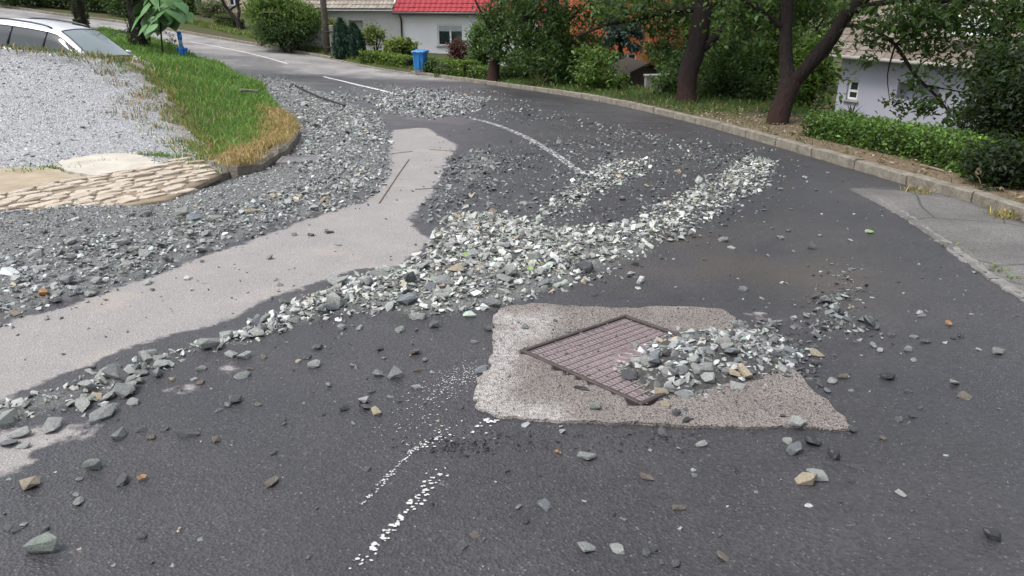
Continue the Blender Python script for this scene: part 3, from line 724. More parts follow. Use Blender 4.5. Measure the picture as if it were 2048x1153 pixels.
# ---- old asphalt apron on the right with its broken concrete edge
ap = [(1698, 380), (1760, 377), (1850, 385), (1930, 402), (2048, 448), (2250, 520), 'near', (2250, 690), (2048, 600), (1960, 545), (1880, 487), (1800, 432), (1740, 400)]
ap = np.vstack([Gs(ap[:6]), [(4.66, 3.0), (4.62, 1.0), (4.5, -4.0), (3.2, -4.0), (3.15, 1.0)], Gs(ap[7:])])
V, F = cdt_sheet(ap, lambda x, y: hroad(x, y) + 0.012 + 0.010*vnoise(x, y, 1.5, 6), 0.14, skirt=0.05)
o = np_mesh('old_asphalt_apron', V, F, M['old_asphalt'], smooth=True); tag(o, kind='structure')
M['edge_slab'] = simple('broken_edge', (0.20, 0.195, 0.185), (0.12, 0.117, 0.11), 12, 0.9, 60, 0.8, 0.012)
def broken_edge():
    line = smooth_line(Gs([(1748, 400), (1800, 428), (1880, 482), (1960, 540), (2048, 596), (2160, 655)]), 0.05); v = []; f = []
    seg = np.r_[0, np.cumsum(np.linalg.norm(np.diff(line, axis=0), axis=1))]; q = 0; s = 0.0
    par = link('broken_edge_strip', None); 
    bpy.data.objects.remove(par)
    while s < seg[-1] - 0.2:
        ln = random.uniform(0.18, 0.42); v = []; f = []; ss = np.linspace(s + .006, s + ln - .006, 5)
        for t_ in ss:
            c = np.array([np.interp(t_, seg, line[:, i]) for i in (0, 1)]); c2 = np.array([np.interp(t_ + .04, seg, line[:, i]) for i in (0, 1)]); d = c2 - c; d = d/(np.linalg.norm(d)+1e-9); nr = np.array([d[1], -d[0]]); z = float(hroad(*c))
            wl_, wr_ = 0.042 + random.uniform(-.024, .02), 0.038 + random.uniform(-.02, .016)
            for o_, zz in ((wl_, -.02), (wl_*.9, .010), (-wr_*.9, .020), (-wr_, -.02)): v.append((c[0]+nr[0]*o_, c[1]+nr[1]*o_, z+zz+random.uniform(-.004, .004)))
        for i in range(4):
            for k in range(3): f.append((i*4+k, (i+1)*4+k, (i+1)*4+k+1, i*4+k+1))
        f += [(0, 1, 2, 3), (19, 18, 17, 16)]
        MB().add(v, f).build('edge_slab', M['edge_slab'], o); s += ln
broken_edge()

# ---- concrete patch round the manhole
PATCH = Gs([(985, 640), (1000, 618), (1075, 610), (1160, 617), (1250, 620), (1350, 616), (1435, 620), (1460, 632), (1490, 655), (1530, 685), (1580, 735), (1640, 795), (1712, 862), (1560, 858), (1400, 858), (1300, 853),
             (1210, 850), (1120, 846), (1010, 838), (960, 824), (948, 800), (952, 770), (980, 735), (988, 690)])
PATCH = resample(PATCH, 0.05, True); PATCH = PATCH + (rng.random(PATCH.shape) - .5) * 0.026
def hpatch(x, y): return hroad(x, y) + 0.012 + 0.006 * (vnoise(x, y, 3, 2) - .5)
cL, cT, cB = G(1042, 700), G(1231, 639), G(1307, 813)
cc = (cT + cB) / 2; e1 = (cT - cL); e2 = (cB - cL)
# square up
L1 = 0.5 * (np.linalg.norm(e1) + np.linalg.norm(e2)); ang = math.atan2(e1[1], e1[0]); ang2 = math.atan2(e2[1], e2[0]) + math.pi/2
ANG = 0.5 * (ang + ang2); SZ = L1 * 0.97
u1 = np.array([math.cos(ANG), math.sin(ANG)]); u2 = np.array([math.sin(ANG), -math.cos(ANG)])
CO = cL + (cT + cB - 2*cL) * 0.5       # cover centre
hole = np.array([CO + u1*a*SZ/2 + u2*b*SZ/2 for a, b in ((-1, -1), (1, -1), (1, 1), (-1, 1))])
V, F = cdt_sheet(PATCH, hpatch, 0.05, skirt=0.06, step=0.05)
cen = V[F].mean(1); dh = sdf(hole, cen[:, 0], cen[:, 1]); F = F[dh < -0.012] if False else F
lime_line = Gs([(1000, 640), (1040, 650), (1080, 640), (1000, 700), (985, 760), (965, 800), (985, 830), (1100, 845)])
lime = 0.75 - seg_dist(lime_line, V[:, 0], V[:, 1]) * 3.2
# sink the patch under the cover
ins = sdf(hole, V[:, 0], V[:, 1]); V[:, 2] -= np.where(ins > -0.004, 0.05, 0) * (V[:, 2] > hroad(V[:, 0], V[:, 1]))
patch = np_mesh('concrete_patch', V, F, M['concrete_patch'], smooth=False, attrs=dict(lime=lime)); tag(patch, kind='structure')

# ---- manhole cover
def manhole():
    z0 = float(hpatch(*CO)); gx_ = float(hroad(CO[0]+.2, CO[1]) - hroad(CO[0]-.2, CO[1]))/.4; gy_ = float(hroad(CO[0], CO[1]+.2) - hroad(CO[0], CO[1]-.2))/.4
    t = thing('manhole_cover', 'square cast iron manhole cover with gridded tread set in pale concrete patch', 'manhole cover', (CO[0], CO[1], z0))
    nrm = Vector((-gx_, -gy_, 1)).normalized(); q = Vector((0, 0, 1)).rotation_difference(nrm); t.rotation_mode = 'QUATERNION'
    from mathutils import Quaternion
    t.rotation_quaternion = q @ Quaternion((0, 0, 1), ANG)
    h = SZ/2; w = 0.022
    for nm, (x0, x1, y0, y1) in (('a', (-h-w, h+w, -h-w, -h)), ('b', (-h-w, h+w, h, h+w)), ('c', (-h-w, -h, -h, h)), ('d', (h, h+w, -h, h))):
        MB().box(x0, x1, y0, y1, -0.06, 0.010, 0.003).build('frame_side', M['iron_dark'], t)
    g = 0.008
    pl = MB().box(-h+g, h-g, -h+g, h-g, -0.05, -0.002, 0.001).build('cover_plate', M['iron'], t)
    n = 15; c = (2*h-2*g)/n; mb = MB(); mc = MB()
    for i in range(n+1):
        y = -h+g+i*c; mb.box(-h+g+.002, h-g-.002, max(y-.0035, -h+g), min(y+.0035, h-g), -.006, .0022)
    rr = random.Random(5)
    for i in range(n):
        for j in range(2*n):
            if rr.random() < .06: continue
            x = -h+g+(j+.5+.25*(i % 2))*c*.5
            if x > h-g-.01: continue
            y = -h+g+(i+.5)*c; k = rr.uniform(.25, .32)
            mc.box(x-c*.11, x+c*.11, y-c*k, y+c*k, -.006, .0008)
    o1 = mb.build('tread_rib', M['iron_worn'], t); tag(o1, kind='stuff'); o2 = mc.build('tread_stud', M['iron_worn'], t); tag(o2, kind='stuff')
    # worn raised emblem plate with scroll shapes
    em = MB(); v = []; f = []
    for k in range(24):
        a = 2*math.pi*k/24; v.append((0.105*math.cos(a), 0.075*math.sin(a), 0.0042))
    for k in range(24):
        a = 2*math.pi*k/24; v.append((0.115*math.cos(a), 0.085*math.sin(a), -0.006))
    f.append(tuple(range(24))); f += [(k, k+24, (k+1) % 24+24, (k+1) % 24) for k in range(24)]; em.add(v, f); em.build('emblem_plate', M['iron'], t)
    sc = MB()
    for cx, r, a0, a1 in ((-.045, .028, .4, 5.6), (.012, .032, 2.4, 7.6), (.062, .024, .2, 4.6)):
        pts = [(cx + r*math.cos(a), r*1.25*math.sin(a), .005) for a in np.linspace(a0, a1, 14)]; sc.tube(pts, [.005]*14, 6)
    sc.build('emblem_scroll', M['iron_worn'], t)
    return t
manhole()

# ---- drain grate
def drain():
    c = G(600, 326); z = float(hsurf(*c)) + 0.014
    t = thing('drain_grate', 'slotted iron drain grate half buried in gravel beside grass corner', 'drain grate', (c[0], c[1], z), math.radians(12))
    t.rotation_euler = (math.atan(-0.079), 0, math.radians(8))
    for a in ((-.25, .25, -.25, -.21), (-.25, .25, .21, .25), (-.25, -.21, -.21, .21), (.21, .25, -.21, .21)): MB().box(a[0], a[1], a[2], a[3], -.06, .012, .003).build('frame_side', M['grey_dirt'], t)
    for k in range(9): y = -.185 + k*.046; MB().box(-.21, .21, y-.012, y+.012, -.04, .006, .003).build('bar', M['grey_dirt'], t)
    MB().box(-.21, .21, -.21, .21, -.075, -.06).build('sump', M['rubber'], t)
drain()

# ---- painted centre line
def dash(px, w=0.12, wear=0.3, lift=0.005):
    line = smooth_line(Gs(px), 0.08); v = []; f = []; n = len(line)
    for i in range(n):
        d = line[min(i+1, n-1)] - line[max(i-1, 0)]; d = d/np.linalg.norm(d); nr = np.array([d[1], -d[0]])
        for o_ in (-w/2, 0, w/2):
            q = line[i] + nr*o_; v.append((q[0], q[1], float(hroad(*q)) + lift))
    for i in range(n-1):
        for k in range(2): f.append((i*3+k, i*3+k+1, (i+1)*3+k+1, (i+1)*3+k))
    o = np_mesh('centre_line', np.array(v), np.array(f), M['paint'], attrs=dict(wear=np.full(len(v), wear))); tag(o, kind='structure')
dash([(1165, 350), (1150, 338), (1100, 303), (1045, 272), (990, 250), (945, 238)], 0.105, 0.24)
dash([(795, 191), (740, 176), (690, 164), (648, 154)], 0.14, -0.1)
dash([(575, 128), (530, 115), (480, 103), (430, 93), (380, 84)], 0.15, -0.05)
dash([(300, 71), (250, 62), (195, 54)], 0.15, 0.0)
def chips():
    v = []; f = []; rr = random.Random(3)
    def chip(c, r):
        z = float(hroad(*c)) + 0.003 + rr.random()*.002; n0 = len(v); n = rr.randint(4, 6)
        for k in range(n):
            a = 2*math.pi*k/n + rr.random()*.8; q = r*rr.uniform(.5, 1.15); v.append((c[0]+q*math.cos(a)*1.3, c[1]+q*math.sin(a), z))
        f.append(tuple(range(n0, n0+n)))
    def trail(px, n, r, spread):
        line = resample(Gs(px), 0.02)
        for _ in range(n):
            c = line[rr.randrange(len(line))] + np.array([rr.gauss(0, spread), rr.gauss(0, spread*.6)])
            chip(c, r*rr.uniform(.35, 1.1))
    trail([(712, 1140), (760, 1085), (800, 1040), (850, 985), (890, 940)], 85, .0085, .014)
    trail([(725, 1008), (780, 950), (835, 895)], 110, .0042, .007)
    trail([(835, 900), (880, 870), (900, 850)], 50, .006, .035)
    trail([(800, 860), (860, 800), (905, 770), (955, 730)], 230, .0036, .06)
    trail([(880, 790), (930, 745)], 120, .0036, .045)
    trail([(945, 855), (985, 840), (940, 875)], 18, .010, .02)
    me = bpy.data.meshes.new('paint_chips'); me.from_pydata(v, [], f); me.materials.append(M['paint_chip']); o = link('worn_centre_line', me); tag(o, kind='structure')
chips()
# ================================================================== STONES
def hull(n, seed, sx=1.0, sy=0.75, sz=0.5, boxy=0.5):
    rr = np.random.default_rng(seed); p = rr.normal(size=(n, 3)); p /= np.linalg.norm(p, axis=1)[:, None]
    p = np.sign(p) * np.abs(p) ** boxy; p /= np.abs(p).max(1)[:, None] ** 0.75; p *= rr.uniform(0.72, 1.0, (n, 1))
    # shear a little so that it is not symmetrical
    p[:, 0] += 0.25 * p[:, 1] * rr.uniform(-1, 1); p[:, 2] += 0.2 * p[:, 0] * rr.uniform(-1, 1)
    p *= np.array([sx, sy, sz]) * 0.5
    bm = bmesh.new(); vs = [bm.verts.new(q) for q in p]; r = bmesh.ops.convex_hull(bm, input=vs)
    bmesh.ops.delete(bm, geom=[v for v in bm.verts if not v.link_faces], context='VERTS'); bmesh.ops.triangulate(bm, faces=bm.faces)
    bm.verts.index_update(); V = np.array([tuple(v.co) for v in bm.verts]); F = np.array([[v.index for v in f.verts] for f in bm.faces], np.int32); bm.free()
    return V, F
SMALL = [hull(10, 100+i, 1, random.uniform(.6, .95), random.uniform(.20, .48), random.choice((.5, .7, .9))) for i in range(24)]
def rot_mats(n, tilt):
    a = rng.uniform(0, 2*np.pi, n); tx = rng.normal(0, tilt, n); ty = rng.normal(0, tilt, n)
    ca, sa = np.cos(a), np.sin(a); cx, sx = np.cos(tx), np.sin(tx); cy, sy = np.cos(ty), np.sin(ty)
    Rz = np.zeros((n, 3, 3)); Rz[:, 0, 0] = ca; Rz[:, 0, 1] = -sa; Rz[:, 1, 0] = sa; Rz[:, 1, 1] = ca; Rz[:, 2, 2] = 1
    Rx = np.zeros((n, 3, 3)); Rx[:, 0, 0] = 1; Rx[:, 1, 1] = cx; Rx[:, 1, 2] = -sx; Rx[:, 2, 1] = sx; Rx[:, 2, 2] = cx
    Ry = np.zeros((n, 3, 3)); Ry[:, 1, 1] = 1; Ry[:, 0, 0] = cy; Ry[:, 0, 2] = sy; Ry[:, 2, 0] = -sy; Ry[:, 2, 2] = cy
    return np.einsum('nij,njk,nkl->nil', Rx, Ry, Rz)
def stone_colors(n, pal):
    """0 blue grey, 1 pale green grey, 2 mixed with wet dark ones"""
    base = {0: (0.265, 0.277, 0.275), 1: (0.315, 0.325, 0.305), 2: (0.175, 0.185, 0.185), 3: (0.40, 0.402, 0.41)}[pal]
    c = np.array(base) * rng.lognormal(0, 0.34, (n, 1)) * rng.normal(1, 0.022, (n, 3))
    k = rng.random(n); dark = k < {0: .20, 1: .15, 2: .42, 3: .15}[pal]; c[dark] *= 0.38
    tan = k > 0.965; c[tan] = np.array([0.30, 0.245, 0.17]) * rng.lognormal(0, .3, (tan.sum(), 1))
    grn = (k > 0.90) & ~tan; c[grn] *= np.array([0.92, 1.06, 0.95])
    return np.clip(c, 0.012, 0.62)
def stone_mass(name, x, y, z, size, col, tilt=0.35, mat='gravel', parent=None):
    n = len(x); pick = rng.integers(0, len(SMALL), n); R = rot_mats(n, tilt); Vs = []; Fs = []; Cs = []; off = 0
    for p in range(len(SMALL)):
        k = np.where(pick == p)[0]
        if not len(k): continue
        V0, F0 = SMALL[p]; W = np.einsum('nij,vj->nvi', R[k], V0) * size[k][:, None, None]
        low = W[:, :, 2].min(1); W[:, :, 2] += (-low * 0.8)[:, None]
        W += np.stack([x[k], y[k], z[k]], 1)[:, None]
        Vs.append(W.reshape(-1, 3)); Fs.append((F0[None] + (np.arange(len(k)) * len(V0))[:, None, None] + off).reshape(-1, 3)); off += len(k) * len(V0)
        Cs.append(np.repeat(col[k], len(V0), 0))
    o = np_mesh(name, np.vstack(Vs), np.vstack(Fs), M[mat], col=np.vstack(Cs), parent=parent); tag(o, kind='stuff'); return o
def sample_poly(poly, n):
    x0, y0 = poly.min(0); x1, y1 = poly.max(0); out = np.zeros((0, 2))
    while len(out) < n:
        q = np.column_stack([rng.uniform(x0, x1, n*2), rng.uniform(y0, y1, n*2)]); out = np.vstack([out, q[inside(poly, q[:, 0], q[:, 1])]])
    return out[:n]
def poly_area(p): return 0.5*abs(np.dot(p[:, 0], np.roll(p[:, 1], 1)) - np.dot(p[:, 1], np.roll(p[:, 0], 1)))

gx_all, gy_all, gs_all, gc_all = [], [], [], []
BIG = []      # candidates for single stones
for name, px, dens, size, hh, pal, poly in GRAVEL:
    q = sample_poly(poly, int(poly_area(poly) * dens * 1.35)); d = sdf(poly, q[:, 0], q[:, 1])
    soft = np.clip(d / (0.30 if dens > 200 else 0.6), 0, 1); dist = q[:, 1]
    keep = rng.random(len(q)) < (0.18 + 0.82*soft) * (0.55 + 0.9*vnoise(q[:, 0], q[:, 1], 1.1, 21)) * np.where(dist > 9, np.clip(9/dist, .45, 1)**1.0, 1)
    keep &= sdf(PATCH, q[:, 0], q[:, 1]) < -0.02
    keep &= signed_line(K[::2], q[:, 0], q[:, 1]) < -0.03
    keep &= (np.hypot(*(q - G(600, 326)).T) > .27) | (rng.random(len(q)) < .08)
    q = q[keep]; n = len(q)
    sz = np.clip(size * rng.lognormal(-0.12, 0.45, n), 0.011, 0.115)
    if name == 'left':      # fine near the cobbles, coarser towards the road
        fine = sdf(Gs([(-200, 440), (0, 425), (300, 405), (440, 360), (600, 320), (600, 380), (430, 430), (300, 470), (0, 520), (-200, 560)]), q[:, 0], q[:, 1]) > 0
        sz = np.where(fine, sz * 0.62, sz * 1.05)
    sz *= np.where(q[:, 1] > 11, 1.12, 1.0)
    gx_all.append(q[:, 0]); gy_all.append(q[:, 1]); gs_all.append(sz); gc_all.append(stone_colors(n, pal))
# small grit between the stones
for name, px, dens, size, hh, pal, poly in GRAVEL:
    if dens < 250: continue
    q = sample_poly(poly, int(poly_area(poly) * dens * 1.5)); d = sdf(poly, q[:, 0], q[:, 1])
    keep = (rng.random(len(q)) < .1 + .9*np.clip(d/.35, 0, 1)) & (q[:, 1] < 10.5) & (np.hypot(*(q - G(600, 326)).T) > .3) & (sdf(PATCH, q[:, 0], q[:, 1]) < -.02); q = q[keep]; n = len(q)
    gx_all.append(q[:, 0]); gy_all.append(q[:, 1]); gs_all.append(np.clip(.015*rng.lognormal(0, .35, n), .007, .03)); gc_all.append(stone_colors(n, pal)*.85)
# thin scatter of chips over the whole wet road
q = sample_poly(Gs([(-100, 1150), (0, 640), (760, 400), (900, 250), (1400, 250), (2040, 480), (2046, 1152)]), 4200)
q = q[(sdf(PATCH, q[:, 0], q[:, 1]) < -0.02)]; k = rng.random(len(q)) < 0.25 + 0.75*vnoise(q[:, 0], q[:, 1], .9, 31); q = q[k]
gx_all.append(q[:, 0]); gy_all.append(q[:, 1]); gs_all.append(np.clip(0.0115*rng.lognormal(0, .6, len(q)), .004, .04)); gc_all.append(stone_colors(len(q), 2))
gx_, gy_, gs_, gc_ = map(np.concatenate, (gx_all, gy_all, gs_all, gc_all))
gz_ = hsurf(gx_, gy_) + np.where(mound(gx_, gy_) > 0.01, rng.uniform(-0.012, 0.012, len(gx_)), -0.001)

# ---- single stones ---------------------------------------------------------------------------------------------
LARGE = []
for i in range(26):
    V0, F0 = hull(random.choice((13, 16, 20, 26)), 300+i, 1.0, random.uniform(.55, .9), random.uniform(.28, .56), random.choice((.5, .7, .9)))
    me = bpy.data.meshes.new('stone'); me.from_pydata([tuple(v) for v in V0], [], [tuple(f) for f in F0]); me.materials.append(M['stone'])
    bm = bmesh.new(); bm.from_mesh(me); bmesh.ops.dissolve_limit(bm, angle_limit=0.16, verts=bm.verts, edges=bm.edges)
    bmesh.ops.bevel(bm, geom=bm.edges[:] , offset=0.016, segments=1, affect='EDGES', profile=.6); bmesh.ops.triangulate(bm, faces=bm.faces); bm.to_mesh(me); bm.free()
    me.polygons.foreach_set('use_smooth', np.zeros(len(me.polygons), bool)); LARGE.append(me)
TONE = dict(light=(.30, .31, .295), white=(.52, .52, .50), mid=(.20, .21, .205), green=(.205, .235, .205), dark=(.072, .076, .08), black=(.030, .032, .036), brown=(.125, .105, .085), tan=(.33, .28, .20),
            blue=(.155, .175, .19), orange=(.42, .20, .055))
LOOK = dict(light='pale grey', white='whitish', mid='mid grey', green='greenish grey', dark='dark grey', black='blackish', brown='brownish grey', tan='tan', blue='bluish grey', orange='orange brown')
def place_stone(x, y, z, size, tone, asp=None, rz=None, tilt=0.12, label=None, group=None, flat=1.0):
    o = link('loose_stone', random.choice(LARGE)); c = np.array(TONE[tone]) * random.uniform(.82, 1.18); o.color = (*[float(v) for v in c], 1)
    sx = size; sy = size*(asp[0] if asp else random.uniform(.85, 1.1)); sz = size*(asp[1] if asp else random.uniform(.75, 1.1))*flat
    o.scale = (sx, sy, sz); R = Matrix.Rotation(rz if rz is not None else random.uniform(0, 6.28), 3, 'Z') @ Matrix.Rotation(random.gauss(0, tilt), 3, 'X') @ Matrix.Rotation(random.gauss(0, tilt), 3, 'Y')
    o.rotation_euler = R.to_euler(); lo = min((R @ Vector((v.co.x*sx, v.co.y*sy, v.co.z*sz))).z for v in o.data.vertices)
    dm = [max(v.co[i] for v in o.data.vertices) - min(v.co[i] for v in o.data.vertices) for i in range(3)]; dx, dy, dz = dm[0]*sx, dm[1]*sy, dm[2]*sz; big = max(dx, dy)
    shape = 'flat' if dz < .40*big else 'elongated' if min(dx, dy) < .62*big else 'chunky' if dz > .6*big else 'squat'
    word = 'large' if big > .085 else 'small' if big < .035 else 'medium'
    if label: label = f'{word} {shape} {label}'; group = f'{word} {shape} {group}'
    o.location = (float(x), float(y), float(z) - lo - 0.004*min(1, size/.05)); tag(o, label, 'stone', group); return o
HAND = [  # x, y, width in the photograph, tone
 (105,850,52,'light'),(207,822,57,'mid'),(266,802,28,'light'),(240,868,33,'mid'),(283,857,24,'dark'),(302,872,22,'brown'),(373,863,52,'dark'),(432,879,18,'brown'),(547,904,18,'dark'),(543,961,34,'brown'),
 (61,965,40,'tan'),(188,932,32,'green'),(246,957,37,'dark'),(158,958,16,'mid'),(158,1000,28,'mid'),(153,987,18,'mid'),(87,1090,66,'green'),(92,1056,16,'dark'),(286,1069,22,'dark'),(33,1057,27,'dark'),
 (518,807,16,'brown'),(471,797,30,'dark'),(456,808,18,'blue'),(438,818,22,'blue'),(567,837,16,'dark'),(486,748,32,'mid'),(500,736,18,'brown'),(405,735,20,'mid'),(401,763,20,'brown'),(388,757,14,'light'),
 (527,713,18,'brown'),(462,706,34,'light'),(490,710,30,'light'),(329,857,18,'dark'),(191,841,22,'mid'),(17,885,42,'blue'),(46,891,26,'light'),(41,866,40,'light'),(110,944,9,'white'),
 (683,654,20,'mid'),(720,654,20,'light'),(799,657,28,'green'),(869,648,26,'dark'),(681,673,16,'dark'),(635,694,20,'dark'),(760,697,18,'black'),(829,702,24,'brown'),(850,719,14,'mid'),(837,737,24,'brown'),
 (597,721,16,'tan'),(614,714,18,'dark'),(628,728,26,'light'),(760,746,25,'mid'),(792,746,34,'mid'),(834,772,21,'light'),(725,800,26,'light'),(732,813,26,'dark'),(753,820,35,'tan'),(779,792,15,'mid'),(799,802,11,'dark'),
 (744,782,15,'dark'),(688,816,20,'black'),(646,828,11,'black'),(567,847,12,'dark'),(947,682,19,'mid'),(963,738,29,'blue'),(978,655,22,'dark'),(1090,1007,32,'blue'),(950,1069,20,'brown'),(924,1088,26,'dark'),
 (735,936,20,'dark'),(1080,950,11,'black'),(1052,1043,14,'black'),(1172,909,33,'mid'),(1125,861,22,'light'),(1325,863,29,'dark'),(1403,887,24,'light'),(1293,951,30,'brown'),(1358,1013,29,'brown'),(1248,1037,16,'mid'),
 (1173,1091,35,'mid'),(1236,1095,31,'light'),(1292,1102,22,'dark'),(1306,1096,18,'dark'),(1352,1124,24,'dark'),(1445,1111,30,'brown'),(1623,877,42,'black'),(1588,898,36,'blue'),(1574,881,19,'light'),(1669,911,27,'black'),
 (1714,930,34,'dark'),(1608,957,40,'tan'),(1635,948,40,'light'),(1702,961,16,'black'),(1802,984,24,'light'),(1983,1068,35,'black'),(1618,1009,17,'white'),(1797,837,21,'dark'),(1507,863,16,'black'),
 (1765,876,14,'brown'),(1389,951,12,'mid'),(1839,622,26,'white'),(1842,631,16,'mid'),(1909,764,20,'light'),(1930,791,27,'brown'),(1773,752,28,'black'),(1665,760,26,'light'),(1638,768,22,'dark'),(1654,780,22,'blue'),
 (1685,753,19,'brown'),(1631,725,20,'dark'),(1634,705,29,'tan'),(1668,710,13,'dark'),(1827,718,18,'mid'),(1995,702,25,'mid'),(1957,698,12,'light'),(1942,628,10,'light'),(1817,780,19,'dark'),(1851,680,26,'dark'),
 (1827,672,17,'mid'),(1908,675,14,'black'),(1922,673,14,'black'),(1814,699,17,'mid'),(1839,815,13,'dark'),(1702,780,11,'mid'),(1760,701,13,'light'),(1745,690,22,'mid'),(1782,668,18,'dark'),
 (377,555,19,'white'),(297,563,25,'light'),(88,582,34,'orange'),(538,516,15,'mid'),(590,469,14,'mid'),(622,470,12,'dark'),(658,463,20,'dark'),(560,570,14,'mid'),(1280,562,20,'white'),(1277,574,16,'white'),(1190,588,18,'dark'),
 (1463,493,20,'light'),(1448,479,22,'mid'),(1485,578,18,'mid'),(1524,596,13,'light'),(1560,475,18,'mid'),(1577,460,16,'dark'),(1623,494,18,'dark'),(1640,470,12,'light'),(1700,480,14,'light'),(1610,355,12,'light'),
 (1655,345,10,'light'),(1632,380,10,'dark'),(1560,378,14,'mid'),(1245,398,14,'dark'),(1160,408,18,'white'),(1047,407,16,'light'),(1325,377,14,'white'),(1369,351,16,'light'),(840,560,16,'dark'),(780,560,18,'mid'),
 (230,495,20,'white'),(152,437,20,'white'),(290,428,26,'light'),(630,470,10,'mid'),(1735,462,14,'light'),(1500,388,12,'light'),(1420,292,10,'light'),(1445,318,10,'mid'),
]
def region(x, y):
    if x < 560 and y > 640: return 'on dark asphalt beside the dry pale strip'
    if y < 640 and x < 760: return 'by the edge of the dry pale asphalt strip'
    if x < 960: return 'on wet asphalt left of the concrete patch'
    if x > 1560 and y < 820: return 'on wet asphalt between concrete patch and old asphalt apron'
    if y < 620: return 'beyond the concrete patch on the wet road'
    if y > 840: return 'on asphalt along the front edge of the concrete patch'
    return 'near the manhole cover'
for x, y, w, tone in HAND:
    p = hit(x, y + w*0.18, h=hsurf)
    if sdf(PATCH, np.array([p[0]]), np.array([p[1]]))[0] > 0: p = hit(x, y + w*.18, h=hpatch)
    s = p[1] * CP + (CAM_H - p[2]) * SP; size = w * s / FPX * 1.12
    reg = region(x, y); asp = None; rz = None
    if (x, y) == (373, 863): asp = (.45, .7); rz = .35
    if (x, y) in ((188, 932), (1669, 911)): asp = (.85, 1.6)
    if (x, y) == (87, 1090): asp = (.6, .8); rz = .15
    if tone == 'white' and w < 18: asp = (.9, .35)
    place_stone(p[0], p[1], p[2], size, tone, asp, rz, 0.10, f'{LOOK[tone]} stone loose {reg}', f'{LOOK[tone]} loose stones {reg}')
# stones on the concrete patch and the heap over the cover
ONPATCH = [(1163,772,34,'black'),(1188,808,34,'green'),(1135,662,15,'mid'),(1050,652,20,'mid'),(1352,824,24,'dark'),(1373,838,22,'black'),(1593,842,37,'light'),(1565,830,18,'dark'),(1704,856,19,'dark'),(1530,660,18,'white'),(1331,805,28,'tan'),(1110,640,13,'dark')]
for x, y, w, tone in ONPATCH:
    p = hit(x, y + w*.18, h=hpatch); s = p[1]*CP + (CAM_H-p[2])*SP
    place_stone(p[0], p[1], p[2], w*s/FPX*1.1, tone, (.5, .5) if (x, y) == (1163, 772) else None, -.4 if (x, y) == (1163, 772) else None, .08, f'{LOOK[tone]} stone lying on the pale concrete round the manhole', f'{LOOK[tone]} stones on the concrete patch')
HEAP = Gs([(1215, 745), (1245, 715), (1275, 690), (1330, 668), (1420, 655), (1500, 652), (1560, 675), (1600, 715), (1590, 745), (1530, 772), (1460, 782), (1400, 806), (1330, 808), (1285, 795), (1260, 770)])
def heap_z(x, y):
    d = np.maximum(0, sdf(HEAP, x, y)); return hpatch(x, y) + 0.11*sstep(0, .42, d)*(.55+.8*vnoise(x, y, 3.2, 14))
q = sample_poly(HEAP, 1500); d = sdf(HEAP, q[:, 0], q[:, 1]); q = q[rng.random(len(q)) < .15 + .85*np.clip(d/.18, 0, 1)]
hz_, hs_ = heap_z(q[:, 0], q[:, 1]) - .012, np.clip(.034*rng.lognormal(0, .42, len(q)), .01, .08)
hc_ = stone_colors(len(q), 0)
q2 = sample_poly(HEAP, 1700); z2 = heap_z(q2[:, 0], q2[:, 1]) * 1.0 - .012; c2_ = stone_colors(len(q2), 2) * .5; s2_ = np.clip(.014*rng.lognormal(0, .4, len(q2)), .006, .03)
q3 = sample_poly(PATCH, 900); z3 = hpatch(q3[:, 0], q3[:, 1]); c3_ = stone_colors(len(q3), 2)*.8; s3_ = np.clip(.008*rng.lognormal(0, .5, len(q3)), .004, .02)
q4 = sample_poly(Gs([(1450, 640), (1540, 640), (1640, 700), (1640, 760), (1560, 760), (1480, 700)]), 190); k = sdf(PATCH, q4[:, 0], q4[:, 1]); z4 = np.where(k > 0, hpatch(q4[:, 0], q4[:, 1]), hroad(q4[:, 0], q4[:, 1])); s4_ = np.clip(.026*rng.lognormal(0, .45, len(q4)), .008, .06)
# heap body: fine dark grit that carries the stones
V, F = cdt_sheet(resample(HEAP, .05, True) + 0, lambda x, y: heap_z(x, y) - .006 + .004*vnoise(x, y, 40, 2), 0.04, skirt=0.03, step=.05)
grit = NT('wet_grit'); cg = grit.node('ShaderNodeSeparateColor'); grit.l.new(grit.voro(210, 'Color'), cg.inputs[0])
grit.set(grit.mix(cg.outputs[0], (.022, .022, .021), (.085, .083, .078)), .7, .4); grit.bump(grit.voro(210, 'Distance'), .9, .006)
o = np_mesh('grit_heap', V, F, grit.m, smooth=True); tag(o, kind='stuff')
hx = np.concatenate([q[:, 0], q2[:, 0], q3[:, 0], q4[:, 0]]); hy = np.concatenate([q[:, 1], q2[:, 1], q3[:, 1], q4[:, 1]])
hz = np.concatenate([hz_, z2, z3, z4]); hs = np.concatenate([hs_, s2_, s3_, s4_]); hc = np.vstack([hc_, c2_, c3_, stone_colors(len(q4), 2)])
# the largest stones of the heap and the near gravel become single stones
def peel(x, y, z, s, c, n, label, group, asp=None):
    app = s / np.hypot(y, 1.2); idx = np.argsort(-app)[:n]
    for i in idx:
        l = c[i].mean(); tone = 'light' if l > .25 else 'mid' if l > .17 else 'blue' if l > .11 else 'dark'
        if c[i][0] > c[i][2]*1.3: tone = 'tan'
        place_stone(x[i], y[i], z[i] + .004, s[i]*1.1, tone, None, None, .2, f'{LOOK[tone]} {label}', f'{LOOK[tone]} {group}')
    k = np.ones(len(x), bool); k[idx] = False; return x[k], y[k], z[k], s[k], c[k]
hx, hy, hz, hs, hc = peel(hx, hy, hz, hs, hc, 34, 'stone in the heap piled on the manhole cover', 'stones of the heap on the manhole')
stone_mass('gravel_heap', hx, hy, hz, hs, hc)
isr = sdf(GRAVEL[3][6], gx_, gy_) > -.1; isc = sdf(GRAVEL[2][6], gx_, gy_) > -.1; isl = sdf(GRAVEL[0][6], gx_, gy_) > -.1
